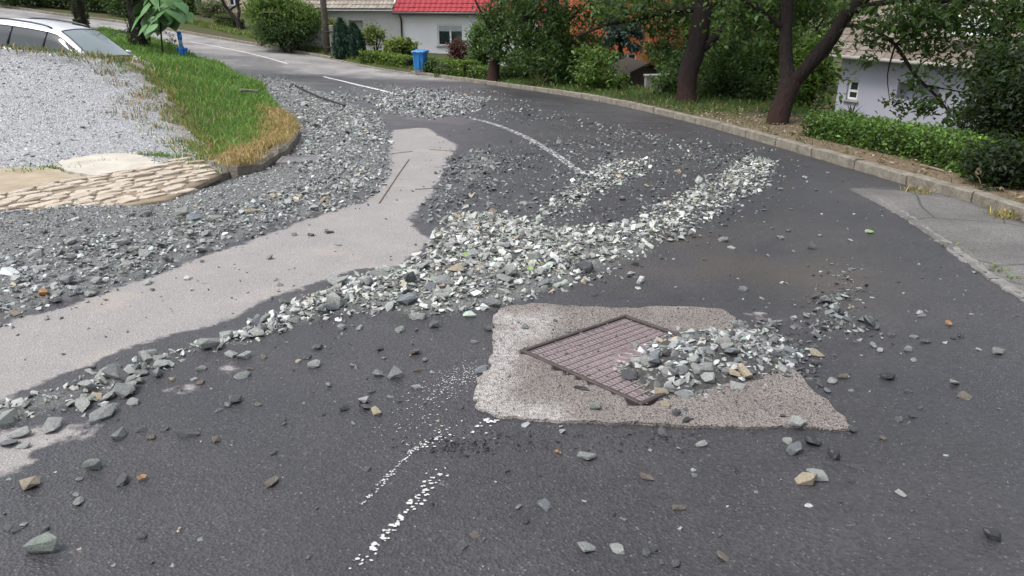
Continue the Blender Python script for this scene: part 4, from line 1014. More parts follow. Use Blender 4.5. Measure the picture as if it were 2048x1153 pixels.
def peel_mask(mask, n, label, group):
    global gx_, gy_, gz_, gs_, gc_
    fr = mask & ((gx_ / gy_) > -0.66)
    a = [v[fr] for v in (gx_, gy_, gz_, gs_, gc_)]; b = [v[~fr] for v in (gx_, gy_, gz_, gs_, gc_)]
    a = peel(*a, n, label, group); gx_, gy_, gz_, gs_, gc_ = [np.concatenate([p, q]) for p, q in zip(a, b)]
peel_mask(isr, 34, 'stone in the gravel ridge along the dry strip', 'stones of the gravel ridge')
isc = sdf(GRAVEL[2][6], gx_, gy_) > -.1; peel_mask(isc, 30, 'stone in the broad gravel fan beyond concrete patch', 'stones of the gravel fan')
isl = sdf(GRAVEL[0][6], gx_, gy_) > -.1; peel_mask(isl, 26, 'stone in the gravel band by the cobbled strip', 'stones of the gravel band by the cobbles')
stone_mass('road_gravel', gx_, gy_, gz_, gs_, gc_)
# loose pebbles on the lot
q = sample_poly(LOT, 9000); k = sdf(LOT, q[:, 0], q[:, 1]) > .05; q = q[k]; k = (sdf(cob_poly, q[:, 0], q[:, 1]) < -.04*rng.random(len(q))) | (rng.random(len(q)) < .12); q = q[k]
slabs = np.maximum(sdf(Gs([(112, 348), (150, 336), (235, 327), (300, 333), (338, 347), (222, 361), (195, 366)]), q[:, 0], q[:, 1]), sdf(Gs([(-60, 362), (40, 352), (135, 360), (190, 368), (110, 380), (0, 402), (-60, 410)]), q[:, 0], q[:, 1]))
q = q[slabs < 0]
stone_mass('lot_pebbles', q[:, 0], q[:, 1], hlot(q[:, 0], q[:, 1]) - .002, np.clip(.026*rng.lognormal(0, .4, len(q)), .01, .07), stone_colors(len(q), 3))
# ================================================================== VEGETATION
def leaf_mesh(C, size, aspect=0.5, droop=0.5, spread=0.6, fold=0.25):
    """one bent diamond (two triangles) per leaf"""
    n = len(C); a = rng.uniform(0, 2*np.pi, n); d = np.stack([np.cos(a), np.sin(a), rng.normal(-droop, spread, n)], 1); d /= np.linalg.norm(d, axis=1)[:, None]
    up = np.stack([rng.normal(0, .45, n), rng.normal(0, .45, n), np.ones(n)], 1); side = np.cross(d, up); side /= np.linalg.norm(side, axis=1)[:, None] + 1e-9; nr = np.cross(side, d)
    L = (size * rng.lognormal(0, .22, n))[:, None]; W = L * aspect * .5
    b = C - d*L*.5; t = C + d*L*.5 - nr*L*.08; l = C - d*L*.06 - side*W + nr*W*fold; r = C - d*L*.06 + side*W + nr*W*fold
    V = np.stack([b, r, t, l], 1).reshape(-1, 3); k = np.arange(n)[:, None]*4
    return V, np.vstack([k + np.array([[0, 1, 2]]), k + np.array([[0, 2, 3]])])
def leaf_colors(n, base, var=.3, yellow=.1):
    c = np.array(base)*rng.lognormal(0, var, (n, 1))*rng.normal(1, .06, (n, 3)); k = rng.random(n) < yellow; c[k] *= np.array([1.5, 1.3, .9]); return np.clip(c, .004, .5)
def sprays(cl):
    """clusters -> leaf centres; each cluster (centre, (rx,ry,rz), sprays, leaves per spray, spray radius)"""
    out = []
    for c, r, ns, nl, sr in cl:
        p = rng.normal(size=(ns, 3)); p /= np.linalg.norm(p, axis=1)[:, None]; p *= rng.uniform(.25, 1, (ns, 1))**.5; p = np.array(c) + p*np.array(r)
        q = np.repeat(p, nl, 0) + rng.normal(size=(ns*nl, 3))*np.array([sr, sr, sr*.7]); out.append(q)
    return np.vstack(out)
def foliage(name, C, size, base, parent, mat='leaf', aspect=.5, droop=.5, spread=.6, var=.3, yellow=.1):
    V, F = leaf_mesh(C, size, aspect, droop, spread); return np_mesh(name, V, F, M[mat], col=np.repeat(leaf_colors(len(C), base, var, yellow), 4, 0), parent=parent)
def wood(name, limbs, mat, parent, wob=.06, n=9):
    mb = MB()
    for i, (pts, rad) in enumerate(limbs):
        pts = np.array(pts, float); rad = np.array(rad, float); t = np.linspace(0, 1, len(pts)); sp = smooth_line(np.column_stack([pts, rad]), .12 if len(limbs) < 40 else .3)
        mb.tube([p[:3] for p in sp], [max(.004, p[3]) for p in sp], n, True, wob, i)
    o = mb.build(name, M[mat], parent, True); return o
def moss_attr(o, z0, h):
    me = o.data; a = me.attributes.new('moss', 'FLOAT', 'POINT'); z = np.array([v.co.z for v in me.vertices]); a.data.foreach_set('value', np.clip(1 - (z - z0)/h, 0, 1).astype(np.float32))
def gz_at(x, y): return float(hground(np.array([x]), np.array([y]))[0])
def tree(name, label, base_px, s, limbs_px, clusters, size, color, bark='bark', group=None, aspect=.5, cat='tree', mat='leaf', foot=None, twigs=0, yellow=.1, droop=.5, var=.3):
    """limbs given as lists of (px, py, s, radius); clusters as (px, py, s, (rx,ry,rz), ns, nl, sr)"""
    b = foot if foot is not None else P(base_px[0], base_px[1], s); t = thing(name, label, cat, b, 0, group); inv = -np.array(b)
    limbs = []
    for lb in limbs_px: limbs.append(([P(*q[:3]) + inv if len(q) == 4 else np.array(q[0]) + inv for q in lb], [q[-1] for q in lb]))
    C = sprays([((P(*c[:3]) if isinstance(c[0], (int, float)) else np.array(c[0])) + inv, *c[-4:]) for c in clusters]) 
    if twigs:
        allp = np.vstack([np.array(l[0]) for l in limbs]); idx = rng.choice(len(C), twigs, replace=False)
        for i in idx:
            j = np.argmin(np.linalg.norm(allp - C[i], axis=1)); a, e = allp[j], C[i]
            if .4 < np.linalg.norm(e - a) < 2.2: limbs.append(([a, (a+e)/2 + rng.normal(0, .08, 3) + [0, 0, .1], e], [.018, .011, .004]))
    w = wood('trunk', limbs, bark, t)
    if bark == 'walnut_bark': moss_attr(w, 0.0, 0.9)
    foliage('crown', C, size, color, t, mat, aspect, droop, .6, var, yellow); return t

WAL = (0.045, 0.082, 0.025)
def top(x, y, z): return (np.array([x, y, z]),)
# T4: forked walnut by the kerb
b4 = P(1553, 258, 12.7)
tree('walnut_tree', 'forked walnut tree with reddish bark at its foot, behind kerb', (1553, 258), 12.7,
     [[(1550, 268, 12.7, .20), (1556, 235, 12.7, .175), (1570, 195, 12.7, .165), (1580, 165, 12.7, .18)],
      [(1578, 172, 12.7, .14), (1572, 130, 12.8, .115), (1571, 70, 12.9, .105), (1576, 0, 13.0, .10), (1590, -120, 13.2, .085), (1600, -260, 13.5, .05)],
      [(1582, 170, 12.7, .13), (1610, 140, 12.6, .115), (1640, 105, 12.5, .125), (1668, 70, 12.4, .105), (1692, 30, 12.3, .10), (1735, -10, 12.2, .095), (1800, -60, 12.0, .08), (1900, -160, 11.8, .05)],
      [(1692, 32, 12.3, .05), (1735, 12, 12.1, .045), (1820, 0, 11.9, .045), (1930, 4, 11.6, .04), (2040, 20, 11.4, .03)],
      [(1690, 50, 12.3, .035), (1740, 58, 12.1, .03), (1790, 90, 12.0, .028), (1830, 150, 11.9, .026), (1870, 190, 11.8, .02), (1910, 240, 11.7, .015), (1935, 275, 11.6, .008)],
      [(1790, 92, 12.0, .016), (1775, 150, 12.0, .01), (1780, 205, 12.0, .005)], [(1850, 172, 11.9, .014), (1900, 180, 11.8, .01), (1950, 190, 11.7, .005)],
      [(1571, 60, 12.9, .045), (1520, 20, 12.9, .035), (1450, -20, 12.9, .02)]],
     [(1540, 10, 13.7, (1.0, .6, .38), 34, 30, .17), (1490, 40, 13.2, (.55, .6, .35), 20, 28, .16), (1620, 15, 13.5, (.55, .5, .3), 16, 28, .16), (1790, 28, 12.0, (.9, .8, .33), 30, 28, .16), (1880, 50, 11.7, (.55, .6, .35), 15, 28, .15),
      (1960, 50, 11.5, (.6, .7, .4), 24, 28, .15), (2040, 60, 11.2, (.5, .6, .6), 34, 28, .15), (1900, 115, 11.7, (.5, .5, .3), 9, 26, .13), (1860, 150, 11.8, (.4, .4, .25), 5, 24, .12), (1780, 75, 12.0, (.4, .4, .25), 8, 24, .12),
      (1975, 150, 11.4, (.35, .5, .45), 17, 26, .13), (1880, 220, 11.7, (.36, .3, .16), 8, 22, .10), (1800, 212, 12.0, (.28, .25, .08), 4, 18, .08), (1930, 250, 11.5, (.25, .25, .2), 6, 20, .1), (1740, 110, 12.1, (.25, .25, .2), 3, 18, .1),
      ((b4 + [0.8, 0.3, 4.6]), (2.9, 2.7, 1.6), 330, 26, .3)], .118, WAL, 'walnut_bark', 'kerbside walnut trees', twigs=40)
# T3
b3 = P(1378, 222, 16.4)
tree('walnut_tree', 'upright walnut tree with one high right fork, behind kerb', (1378, 222), 16.4,
     [[(1378, 230, 16.4, .27), (1373, 195, 16.4, .205), (1376, 150, 16.4, .205), (1392, 95, 16.4, .21), (1402, 40, 16.4, .20), (1408, -20, 16.4, .17), (1410, -180, 16.4, .1)],
      [(1395, 108, 16.4, .10), (1425, 80, 16.3, .085), (1458, 42, 16.2, .075), (1490, 10, 16.0, .07), (1540, -50, 15.8, .05)],
      [(1400, 20, 16.4, .07), (1340, 22, 16.5, .06), (1280, 38, 16.7, .05), (1215, 50, 17.0, .035), (1150, 75, 17.2, .02)], [(1460, 42, 16.2, .03), (1480, 48, 16.2, .02), (1530, 42, 16.1, .012)]],
     [(1310, 25, 16.8, (.8, .7, .3), 30, 28, .17), (1400, 0, 17.2, (1.2, .6, .2), 24, 28, .17), (1470, 60, 17.3, (.5, .5, .5), 24, 26, .16), (1490, 110, 17.0, (.5, .6, .5), 20, 26, .16), (1330, 75, 17.2, (.35, .4, .4), 14, 24, .14), (1335, 120, 16.8, (.3, .4, .3), 8, 22, .12),
      (1240, 20, 16.9, (.8, .8, .25), 18, 26, .15), (1450, 120, 17.2, (.3, .3, .3), 7, 24, .13), ((b3 + [0.2, 0.3, 5.2]), (3.0, 2.8, 1.8), 330, 26, .3)], .125, WAL, 'walnut_bark', 'kerbside walnut trees', twigs=34)
# T2, T1
b2 = P(1095, 183, 22.6)
tree('walnut_tree', 'thin leafy walnut tree with dark trunk between two thicker ones', (1095, 183), 22.6,
     [[(1093, 188, 22.6, .19), (1097, 165, 22.6, .15), (1105, 120, 22.6, .14), (1110, 60, 22.6, .13), (1112, -20, 22.6, .1), (1112, -120, 22.6, .06)], [(1108, 90, 22.6, .06), (1060, 45, 22.6, .05), (1030, 0, 22.6, .03)], [(1110, 60, 22.6, .06), (1160, 20, 22.6, .04), (1200, -20, 22.6, .03)]],
     [(1080, 40, 22.4, (1.0, 1.0, .7), 40, 28, .2), (1150, 50, 22.4, (.9, .9, .7), 36, 28, .2), (1110, 110, 22.3, (.7, .8, .6), 30, 28, .18), (1065, 110, 22.5, (.5, .6, .5), 16, 26, .17), (1180, 100, 22.8, (.6, .7, .5), 22, 26, .18), (1040, 10, 22.6, (.7, .8, .4), 22, 26, .2), (1230, 15, 22.6, (.8, .8, .35), 22, 26, .2),
      (1130, 155, 22.2, (.4, .4, .3), 10, 22, .15), ((b2 + [0, .3, 5.0]), (2.6, 2.4, 1.6), 220, 24, .32)], .15, (.042, .078, .024), 'walnut_bark', 'kerbside walnut trees', twigs=16)
b1 = P(987, 167, 25.3)
tree('walnut_tree', 'walnut tree with bare lower trunk right of the blue bin', (987, 167), 25.3,
     [[(984, 173, 25.3, .25), (987, 150, 25.3, .19), (991, 110, 25.3, .175), (998, 60, 25.3, .16), (1003, 0, 25.3, .14), (1005, -100, 25.3, .08)], [(995, 80, 25.3, .07), (970, 40, 25.3, .05), (950, 0, 25.3, .03)]],
     [(1005, 25, 25.0, (.75, .9, .65), 30, 28, .2), (1030, 85, 25.0, (.6, .7, .6), 24, 26, .19), (995, 78, 24.9, (.42, .5, .35), 13, 26, .17), (1045, 40, 25.3, (.7, .8, .7), 26, 28, .2), (992, 112, 24.8, (.25, .3, .2), 5, 22, .13), ((b1 + [0.3, .3, 5.0]), (2.4, 2.3, 1.6), 100, 24, .32)],
     .15, (.050, .092, .028), 'walnut_bark', 'kerbside walnut trees', twigs=14)

# ---- shrubs, bushes
def bush(name, label, px, py, s, r, ns, nl, sr, size, color, group=None, mat='leaf', aspect=.5, cat='shrub', stems=6, foot=None, droop=.3, yellow=.12, var=.3):
    c = P(px, py, s); zg = foot if foot is not None else gz_at(c[0], c[1]); zg = min(zg, c[2] - r[2]*.6); t = thing(name, label, cat, (c[0], c[1], zg), 0, group); h = c[2] - zg
    limbs = []
    for k in range(stems):
        a = rng.uniform(0, 6.28); q = rng.uniform(.3, .75); limbs.append(([(rng.normal(0, .05), rng.normal(0, .05), -.05), (r[0]*q*.4*math.cos(a), r[1]*q*.4*math.sin(a), h*.6), (r[0]*q*math.cos(a), r[1]*q*math.sin(a), h + r[2]*.4)], [.035, .022, .008]))
    wood('stem', limbs, 'bark', t, n=6); lumps = [((0, 0, h), tuple(np.array(r)*.8), int(ns*.55), nl, sr)]
    for k in range(5):
        a = rng.uniform(0, 6.28); e = rng.uniform(-.3, 1.2); q = rng.uniform(.35, .55); lumps.append(((r[0]*.72*math.cos(a)*math.cos(e), r[1]*.72*math.sin(a)*math.cos(e), h + r[2]*.72*math.sin(e)), tuple(np.array(r)*q), max(2, int(ns*.10)), nl, sr*.85))
    C = sprays(lumps); C = C[C[:, 2] > .03]; foliage('foliage', C, size, color, t, mat, aspect, droop, .6, var, yellow); return t
YG = (.085, .15, .025)
bush('leafy_shrub', 'bright yellow green shrub between two walnut trunks beside the lilac wall', 1620, 165, 17.5, (.6, .8, 1.1), 90, 26, .17, .15, (.075, .14, .024), 'garden shrubs behind the walnut trees', yellow=.3)
bush('leafy_shrub', 'tall yellow green shrub behind the forked walnut trunk', 1535, 120, 19.5, (.9, .9, 1.5), 110, 26, .2, .16, (.06, .115, .02), 'garden shrubs behind the walnut trees', yellow=.25)
bush('leafy_shrub', 'dark green shrub hiding the foot of garden between walnut trunks', 1465, 190, 18.0, (.85, .8, .75), 80, 26, .17, .14, (.04, .075, .022), 'garden shrubs behind the walnut trees')
bush('leafy_shrub', 'leafy shrub just right of the upright walnut trunk', 1435, 140, 20.0, (.7, .8, 1.0), 70, 26, .18, .14, (.045, .085, .024), 'garden shrubs behind the walnut trees')
bush('leafy_shrub', 'light green bush in front of the wooden shed', 1195, 160, 20.5, (.75, .8, .8), 80, 26, .16, .13, (.07, .125, .03), 'bushes in front of the shed', yellow=.2)
bush('leafy_shrub', 'mid green bush left of the wooden shed', 1150, 150, 23.5, (.9, .9, 1.0), 80, 26, .18, .14, (.055, .1, .026), 'bushes in front of the shed', yellow=.2)
bush('leafy_shrub', 'low bush at the foot of the upright walnut', 1335, 185, 19.0, (.5, .5, .55), 46, 24, .13, .12, (.05, .095, .03), 'bushes in front of the shed')
bush('leafy_shrub', 'grey green bush between thin trunk and bare trunk', 1040, 140, 29.0, (.9, .9, .9), 70, 24, .18, .15, (.05, .09, .03), 'bushes in front of the shed')
bush('laurel_bush', 'glossy laurel bush beside the purple maple at white wall', 965, 95, 31.0, (.7, .9, 1.0), 120, 26, .17, .16, (.055, .105, .03), None)
bush('purple_maple', 'small purple leaved maple under the white house window', 924, 110, 32.6, (.52, .6, .66), 100, 26, .13, .11, (.085, .022, .035), None, yellow=0)
bush('laurel_bush', 'upright laurel shrub left behind the blue bin', 798, 102, 33.0, (.75, .6, .5), 70, 26, .13, .16, (.095, .14, .026), None, yellow=.3)
bush('feathery_shrub', 'airy pale green shrub right of the dark yew', 750, 76, 34.5, (.65, .6, .55), 60, 24, .14, .12, (.12, .16, .05), None, yellow=.3)
bush('leafy_shrub', 'small yellow green shrub between utility pole and dark yew', 668, 62, 35.0, (.5, .5, .55), 40, 24, .14, .12, (.12, .16, .04), None, yellow=.3)
bush('rounded_bush', 'rounded clipped bush right behind the blue bin', 862, 132, 29.6, (.36, .4, .38), 60, 26, .09, .07, (.05, .10, .024), None)
bush('hazel_bush', 'large peach leaved bush left of the utility pole', 560, 35, 36.0, (1.75, 1.3, 1.25), 330, 28, .22, .19, (.085, .145, .035), None, aspect=.28, droop=.9, yellow=.25)
bush('hazel_bush', 'dark lower bush under the peach leaved bush', 575, 70, 35.4, (1.7, .9, .6), 160, 26, .2, .15, (.03, .058, .02), None, aspect=.4)
bush('ivy_bush', 'round dark evergreen bush above the balcony side of road', 374, 26, 50.0, (.85, .8, 1.1), 120, 26, .2, .16, (.035, .075, .02), None)
bush('silver_shrub', 'grey leaved shrub in front of the balcony', 428, 20, 49.0, (1.0, .6, .75), 90, 26, .18, .13, (.12, .15, .085), None)
for k, (px, py, r, c, lb) in enumerate([(20, 4, (1.6, .8, 1.1), (.035, .065, .022), 'dark roadside bush beside the dark gate'), (75, 3, (1.7, .8, 1.1), (.05, .09, .026), 'light green roadside bush on bank past the silver car'), (125, 6, (1.5, .8, 1.0), (.03, .055, .02), 'deep green roadside bush left of the slim ivy trunk'),
        (205, 2, (1.5, .7, 1.0), (.045, .075, .03), 'thin roadside bush behind the picket fence'), (250, 10, (1.3, .8, 1.1), (.035, .07, .022), 'roadside bush right of the picket fence'), (320, 14, (1.6, .8, 1.3), (.035, .065, .022), 'dark roadside bush behind the broad leaved sapling')]):
    bq = hit(px, (22, 23, 28, 36, 44, 52)[k] , h=hroad); sb = bq[1]*CP+(CAM_H-bq[2])*SP + 1.5; bush('roadside_bush', lb, px, (22, 23, 28, 36, 44, 52)[k] - 6 - r[2]*.8*FPX/sb, sb, r, 120, 26, .24, .17, c, 'bushes along the far road bank')
# dark mass at the right border
bush('dark_evergreen', 'dense dark evergreen shrub at the end of the clipped hedge', 2020, 235, 9.6, (.50, .7, .85), 330, 34, .13, .075, (.012, .022, .010), None, cat='shrub', yellow=0, var=.4)
bush('dark_evergreen', 'low dark evergreen growth beneath the tall dark shrub', 2012, 338, 7.5, (.26, .3, .30), 170, 34, .1, .06, (.012, .022, .009), None, cat='shrub', yellow=0, var=.4)
# palm like plant
def yucca():
    c = P(1702, 236, 14.5); zg = gz_at(c[0], c[1]); t = thing('yucca_plant', 'small spiky yucca between hedge and lilac wall', 'plant', (c[0], c[1], zg)); h = c[2]-zg
    MB().tube([(0, 0, -.05), (0, 0, h*.7)], [.05, .04], 8).build('stem', M['bark'], t)
    for k in range(26):
        a = rng.uniform(0, 6.28); e = rng.uniform(.1, 1.3); L_ = rng.uniform(.3, .42); d = np.array([math.cos(a)*math.cos(e), math.sin(a)*math.cos(e), math.sin(e)]); sd = np.array([-math.sin(a), math.cos(a), 0]); o0 = np.array([0, 0, h*.7])
        v = [o0 - sd*.012, o0 + sd*.012, o0 + d*L_*.5 + sd*.018, o0 + d*L_ - [0, 0, .05], o0 + d*L_*.5 - sd*.018]
        o = np_mesh('leaf', np.array(v), np.array([[0, 1, 2], [0, 2, 4], [4, 2, 3]]), M['conifer'], col=leaf_colors(5, (.05, .085, .03), .1, 0), parent=t)
yucca()
# ---- clipped hedges
def hedge(name, label, pts, w, h, color, dens=900, size=.06, group=None, top_color=None, z_at=None):
    line = resample(np.array(pts, float)[:, :2], .1); b = line[len(line)//2]; zb = gz_at(*b) if z_at is None else z_at; t = thing(name, label, 'hedge', (b[0], b[1], zb), 0, group)
    n = int(len(line)*.1*dens*(h*2+w)); i = rng.integers(0, len(line)-1, n); f = rng.random(n)[:, None]; c = line[i]*(1-f)+line[i+1]*f; d = line[i+1]-line[i]; d /= np.linalg.norm(d, axis=1)[:, None]; nr = np.stack([d[:, 1], -d[:, 0]], 1)
    k = rng.random(n); zt = np.where(k < .35, h, rng.random(n)*h); off = np.where(k < .35, rng.uniform(-.5, .5, n), np.where(rng.random(n) < .6, -.5, .5))*w
    off = off*(1 + rng.normal(0, .07, n)); zt = zt + rng.normal(0, .028, n) + .05*(vnoise(c[:, 0], c[:, 1], 2.5, 9)-.5)
    c = c + nr*off[:, None]; g = (hground(c[:, 0], c[:, 1]) if z_at is None else np.full(n, z_at)); C = np.column_stack([c[:, 0]-b[0], c[:, 1]-b[1], g + zt - zb])
    V, F = leaf_mesh(C, size, .6, .0, .8); col = leaf_colors(n, color, .3, .12); np_mesh('foliage', V, F, M['leaf'], col=np.repeat(col, 4, 0), parent=t)
    # dark woody core
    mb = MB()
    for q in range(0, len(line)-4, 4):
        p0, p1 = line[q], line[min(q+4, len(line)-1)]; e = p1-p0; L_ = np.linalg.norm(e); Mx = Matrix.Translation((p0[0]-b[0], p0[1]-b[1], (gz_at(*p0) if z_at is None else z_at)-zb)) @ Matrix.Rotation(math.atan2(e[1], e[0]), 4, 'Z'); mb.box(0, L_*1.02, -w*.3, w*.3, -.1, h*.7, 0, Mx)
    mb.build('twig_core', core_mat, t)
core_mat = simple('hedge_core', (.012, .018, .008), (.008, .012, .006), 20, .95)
def hp(px, py, s): return P(px, py, s)[:2]
hg1 = lambda x, y: hground(np.atleast_1d(x), np.atleast_1d(y))
_hl = np.array([hit(*q, h=hg1)[:2] for q in [(1595, 272), (1650, 284), (1700, 296), (1800, 318), (1900, 346), (1945, 360)]]); _hn = np.array([.93, .37])
hedge('clipped_hedge', 'long low clipped hedge behind the littered verge before lilac house', _hl + _hn*.40, .62, .29, (.065, .125, .026), 1900, .055)
hedge('clipped_hedge', 'short clipped hedge right of the blue bin', [hp(880, 135, 29.0), hp(930, 135, 28.2), hp(945, 137, 27.8)], .7, .5, (.085, .145, .022), 500, .09, 'short hedges by the bin')
hedge('clipped_hedge', 'low hedge running behind the bare walnut trunk', [hp(945, 150, 27.4), hp(985, 155, 26.6), hp(1060, 165, 25.4)], .6, .36, (.075, .13, .024), 420, .09, 'short hedges by the bin')
hedge('clipped_hedge', 'narrow bright hedge along lawn left of the blue bin', [hp(725, 112, 33.0), hp(770, 120, 32.3), hp(822, 132, 31.2)], .5, .42, (.10, .16, .025), 420, .1, 'short hedges by the bin')
hedge('clipped_hedge', 'small box hedge beside the bare branched tree', [hp(442, 66, 46.5), hp(480, 72, 44.5)], .7, .5, (.06, .10, .02), 300, .12)
# ---- twin dark yews
def yew():
    c = P(698, 104, 34.0); zg = gz_at(c[0], c[1]); t = thing('yew_shrub', 'dark blue green twin column yew against the white house', 'shrub', (c[0], c[1], zg)); C = []
    for ox, h, r in ((-.28, 1.62, .36), (.26, 1.45, .38)):
        n = 5200; u = rng.random(n); a = rng.uniform(0, 6.28, n); prof = np.interp(u, [0, .1, .5, .8, 1], [.8, 1, .95, .6, .1])*r*(1+.18*np.sin(a*7+u*3))*rng.uniform(.7, 1.12, n)*(1+.25*(vnoise(a*2, u*6, 1.5, int(h*10))-.5)); C.append(np.column_stack([ox+prof*np.cos(a), prof*np.sin(a), u*h]))
    MB().tube([(0, 0, -.1), (0, 0, .5)], [.07, .05], 8).build('stem', M['bark'], t)
    foliage('foliage', np.vstack(C), .17, (.022, .052, .034), t, 'conifer', .28, -1.4, .3, .35, .02)
yew()
def spruce():
    c = P(1243, 60, 29.0); zg = gz_at(c[0], c[1]) - .4; t = thing('blue_spruce', 'blue green spruce in front of the orange house', 'tree', (c[0], c[1], zg)); H = 6.0
    MB().tube([(0, 0, -.1), (0, 0, H)], [.14, .02], 8).build('trunk', M['bark'], t); C = []
    for k in range(70):
        z = rng.uniform(.5, H*.97); r = (1-z/H)*1.5+.1; a = rng.uniform(0, 6.28); n = int(70*r)+20; q = rng.random(n)**.7; C.append(np.column_stack([r*q*math.cos(a)+rng.normal(0, .08, n), r*q*math.sin(a)+rng.normal(0, .08, n), z-.35*q*r+rng.normal(0, .06, n)-.1*rng.random(n)]))
    foliage('needles', np.vstack(C), .2, (.04, .065, .055), t, 'conifer', .45, .8, .4, .3, 0)
spruce()
# ---- left side: ivy trunks, sapling, bare branched tree, background trees
def ivy_tree(label, px, py, s, r, lean, n):
    b = P(px, py, s); t = thing('ivy_tree', label, 'tree', b); H = 6.0
    wood('trunk', [([(0, 0, -.2), (lean*.3, 0, .8), (lean*.6, 0, 2), (lean, 0, 4), (lean*1.2, 0, H)], [r*1.15, r, r*.95, r*.85, r*.6]), ([(lean*.6, 0, 2.2), (lean*.6+.8, .2, 3.6), (lean*.6+1.6, .2, 5)], [r*.5, r*.4, r*.2]), ([(lean*.7, 0, 2.4), (lean*.7-.9, .2, 3.8), (-1.7, .2, 5)], [r*.5, r*.4, r*.2])], 'bark', t, .1)
    a = rng.uniform(0, 6.28, n); z = rng.random(n)*2.6; m = vnoise(a*2, z*2, 1.4, 3) > .45; C = np.column_stack([(r*1.08+rng.uniform(0, .1, n))*np.cos(a)+lean*.3*np.minimum(z, 2), (r*1.08+rng.uniform(0, .1, n))*np.sin(a), z])[m]
    foliage('ivy', C, .09, (.028, .052, .02), t, 'leaf', .8, .6)
    C = sprays([((lean, 0, 5.6), (2.6, 2.4, 1.7), 110, 26, .3), ((lean-.6, 0, 3.9), (1.6, 1.5, .7), 34, 24, .26)]); foliage('crown', C, .16, (.045, .085, .025), t)
    return t
ivy_tree('thick ivy clad trunk behind the broad leaved sapling', 280, 96, 26.0, .25, .12, 1800)
ivy_tree('slim ivy clad trunk behind the silver car roof', 166, 60, 30.0, .20, -.05, 1500)
def heart(L_, W):
    """heart shaped leaf, stem at origin, tip along +x, drooping"""
    out = [(0, 0), (-.12, .28), (.05, .48), (.32, .5), (.62, .3), (1, 0), (.62, -.3), (.32, -.5), (.05, -.48), (-.12, -.28)]
    v = [(.3*L_, 0, .02*L_)] + [(x*L_, y*W, -.22*L_*max(0, x)**1.6 - .10*abs(y)*W + .02*math.sin(5*x+3*y)*L_) for x, y in out]
    return v, [(0, i, i % 10 + 1) for i in range(1, 11)]
def sapling():
    b = P(325, 107, 24.5); t = thing('broadleaf_sapling', 'young sapling with huge heart shaped leaves beside the blue hydrant', 'sapling', b); b0 = np.array(b)
    tip = P(318, -30, 24.5) - b0; mid = P(321, 50, 24.5) - b0
    wood('stem', [([(0, 0, -.1), tuple(mid), tuple(tip)], [.03, .026, .014])], 'bark', t, .03, 8)
    v, f = heart(1, 1); me = []
    for q in range(4):
        v, f = heart(1, .92 + .06*q); m = bpy.data.meshes.new('leaf'); m.from_pydata(v, [], f); m.materials.append(M['bigleaf']); m.polygons.foreach_set('use_smooth', np.full(len(f), True)); me.append(m)
    spots = [(268, 30, 38), (292, 38, 40), (300, 12, 36), (322, 40, 44), (345, 35, 36), (338, 18, 34), (312, 24, 34), (355, 22, 38), (285, 8, 36), (330, 2, 38), (350, 4, 32), (270, 10, 34), (300, 48, 30), (282, 50, 26),
             (315, -14, 40), (340, -18, 38), (290, -16, 38), (365, 6, 30), (262, 20, 26), (326, 26, 30), (308, 36, 30), (375, 28, 26)]
    stalk = MB()
    for i, (x, y, w) in enumerate(spots):
        s = 24.5 + random.uniform(-.55, .35); p = P(x, y, s) - b0; L_ = w*s/FPX*1.05; side = math.atan2(random.uniform(-1.3, -.35), (x-320)/45 + random.uniform(-.4, .4))
        o = link('leaf', me[i % 4], t); o.location = tuple(p - np.array([math.cos(side), math.sin(side), 0])*L_*.3); o.scale = (L_, L_, L_); o.rotation_euler = (random.uniform(-.35, .35), random.uniform(.35, .95), side)
        zz = max(.3, float(p[2]) - .25); q = np.interp(zz, [0, mid[2], tip[2]], [0, 1, 2]); st = mid*min(q, 1) if q <= 1 else mid + (tip-mid)*(q-1); stalk.tube([tuple(st), tuple(o.location)], [.008, .006], 5)
    stalk.build('leaf_stalk', M['bark'], t)
    C = sprays([(P(338, 80, 24.4)-b0, (.14, .1, .28), 8, 14, .05), (P(352, 82, 24.6)-b0, (.1, .1, .2), 5, 12, .05)]); foliage('hanging_vine', C, .05, (.03, .045, .02), t, 'leaf', .7, .6)
sapling()
bb = P(478, 78, 43.0)
tree('bare_branched_tree', 'twisted brown fruit tree in front of the pink balcony house', (478, 62), 44.0,
     [[(480, 66, 44, .16), (476, 45, 44, .14), (470, 38, 44, .13), (458, 22, 44, .1), (446, 5, 44, .09), (440, -20, 44, .07)], [(476, 45, 44, .1), (478, 25, 44, .09), (476, 5, 44, .08), (480, -20, 44, .06)], [(470, 38, 44, .08), (450, 36, 44, .06), (430, 34, 44, .04)], [(458, 22, 44, .06), (472, 12, 44, .05), (484, 8, 44, .04)]],
     [(450, -30, 44, (1.6, 1.2, .7), 40, 24, .25), ((P(470, 0, 44) + [0, 0, 2.5]), (2, 1.8, 1.1), 50, 24, .3)], .16, (.05, .09, .03), 'bark')
BG = [(60, -8, 58, (4, 2, 2.2), (.04, .075, .022)), (160, -6, 60, (4, 2, 2.0), (.035, .065, .02)), (235, 0, 58, (2.2, 1.6, 1.4), (.05, .085, .03)), (110, -30, 64, (5, 3, 3), (.035, .06, .02)), (1060, -10, 50, (4, 2.5, 3.2), (.04, .075, .022)), (1180, 20, 48, (3.0, 2, 3.2), (.045, .08, .025)),
      (1370, 90, 34, (1.9, 1.6, 2.6), (.05, .09, .026)), (1480, 60, 32, (2.2, 1.8, 2.8), (.055, .10, .026)), (1600, 40, 36, (2.4, 2, 3.2), (.06, .11, .026)), (1420, -40, 52, (5, 3, 4), (.035, .065, .02)), (1120, 120, 36, (1.7, 1.4, 1.4), (.05, .09, .028))]
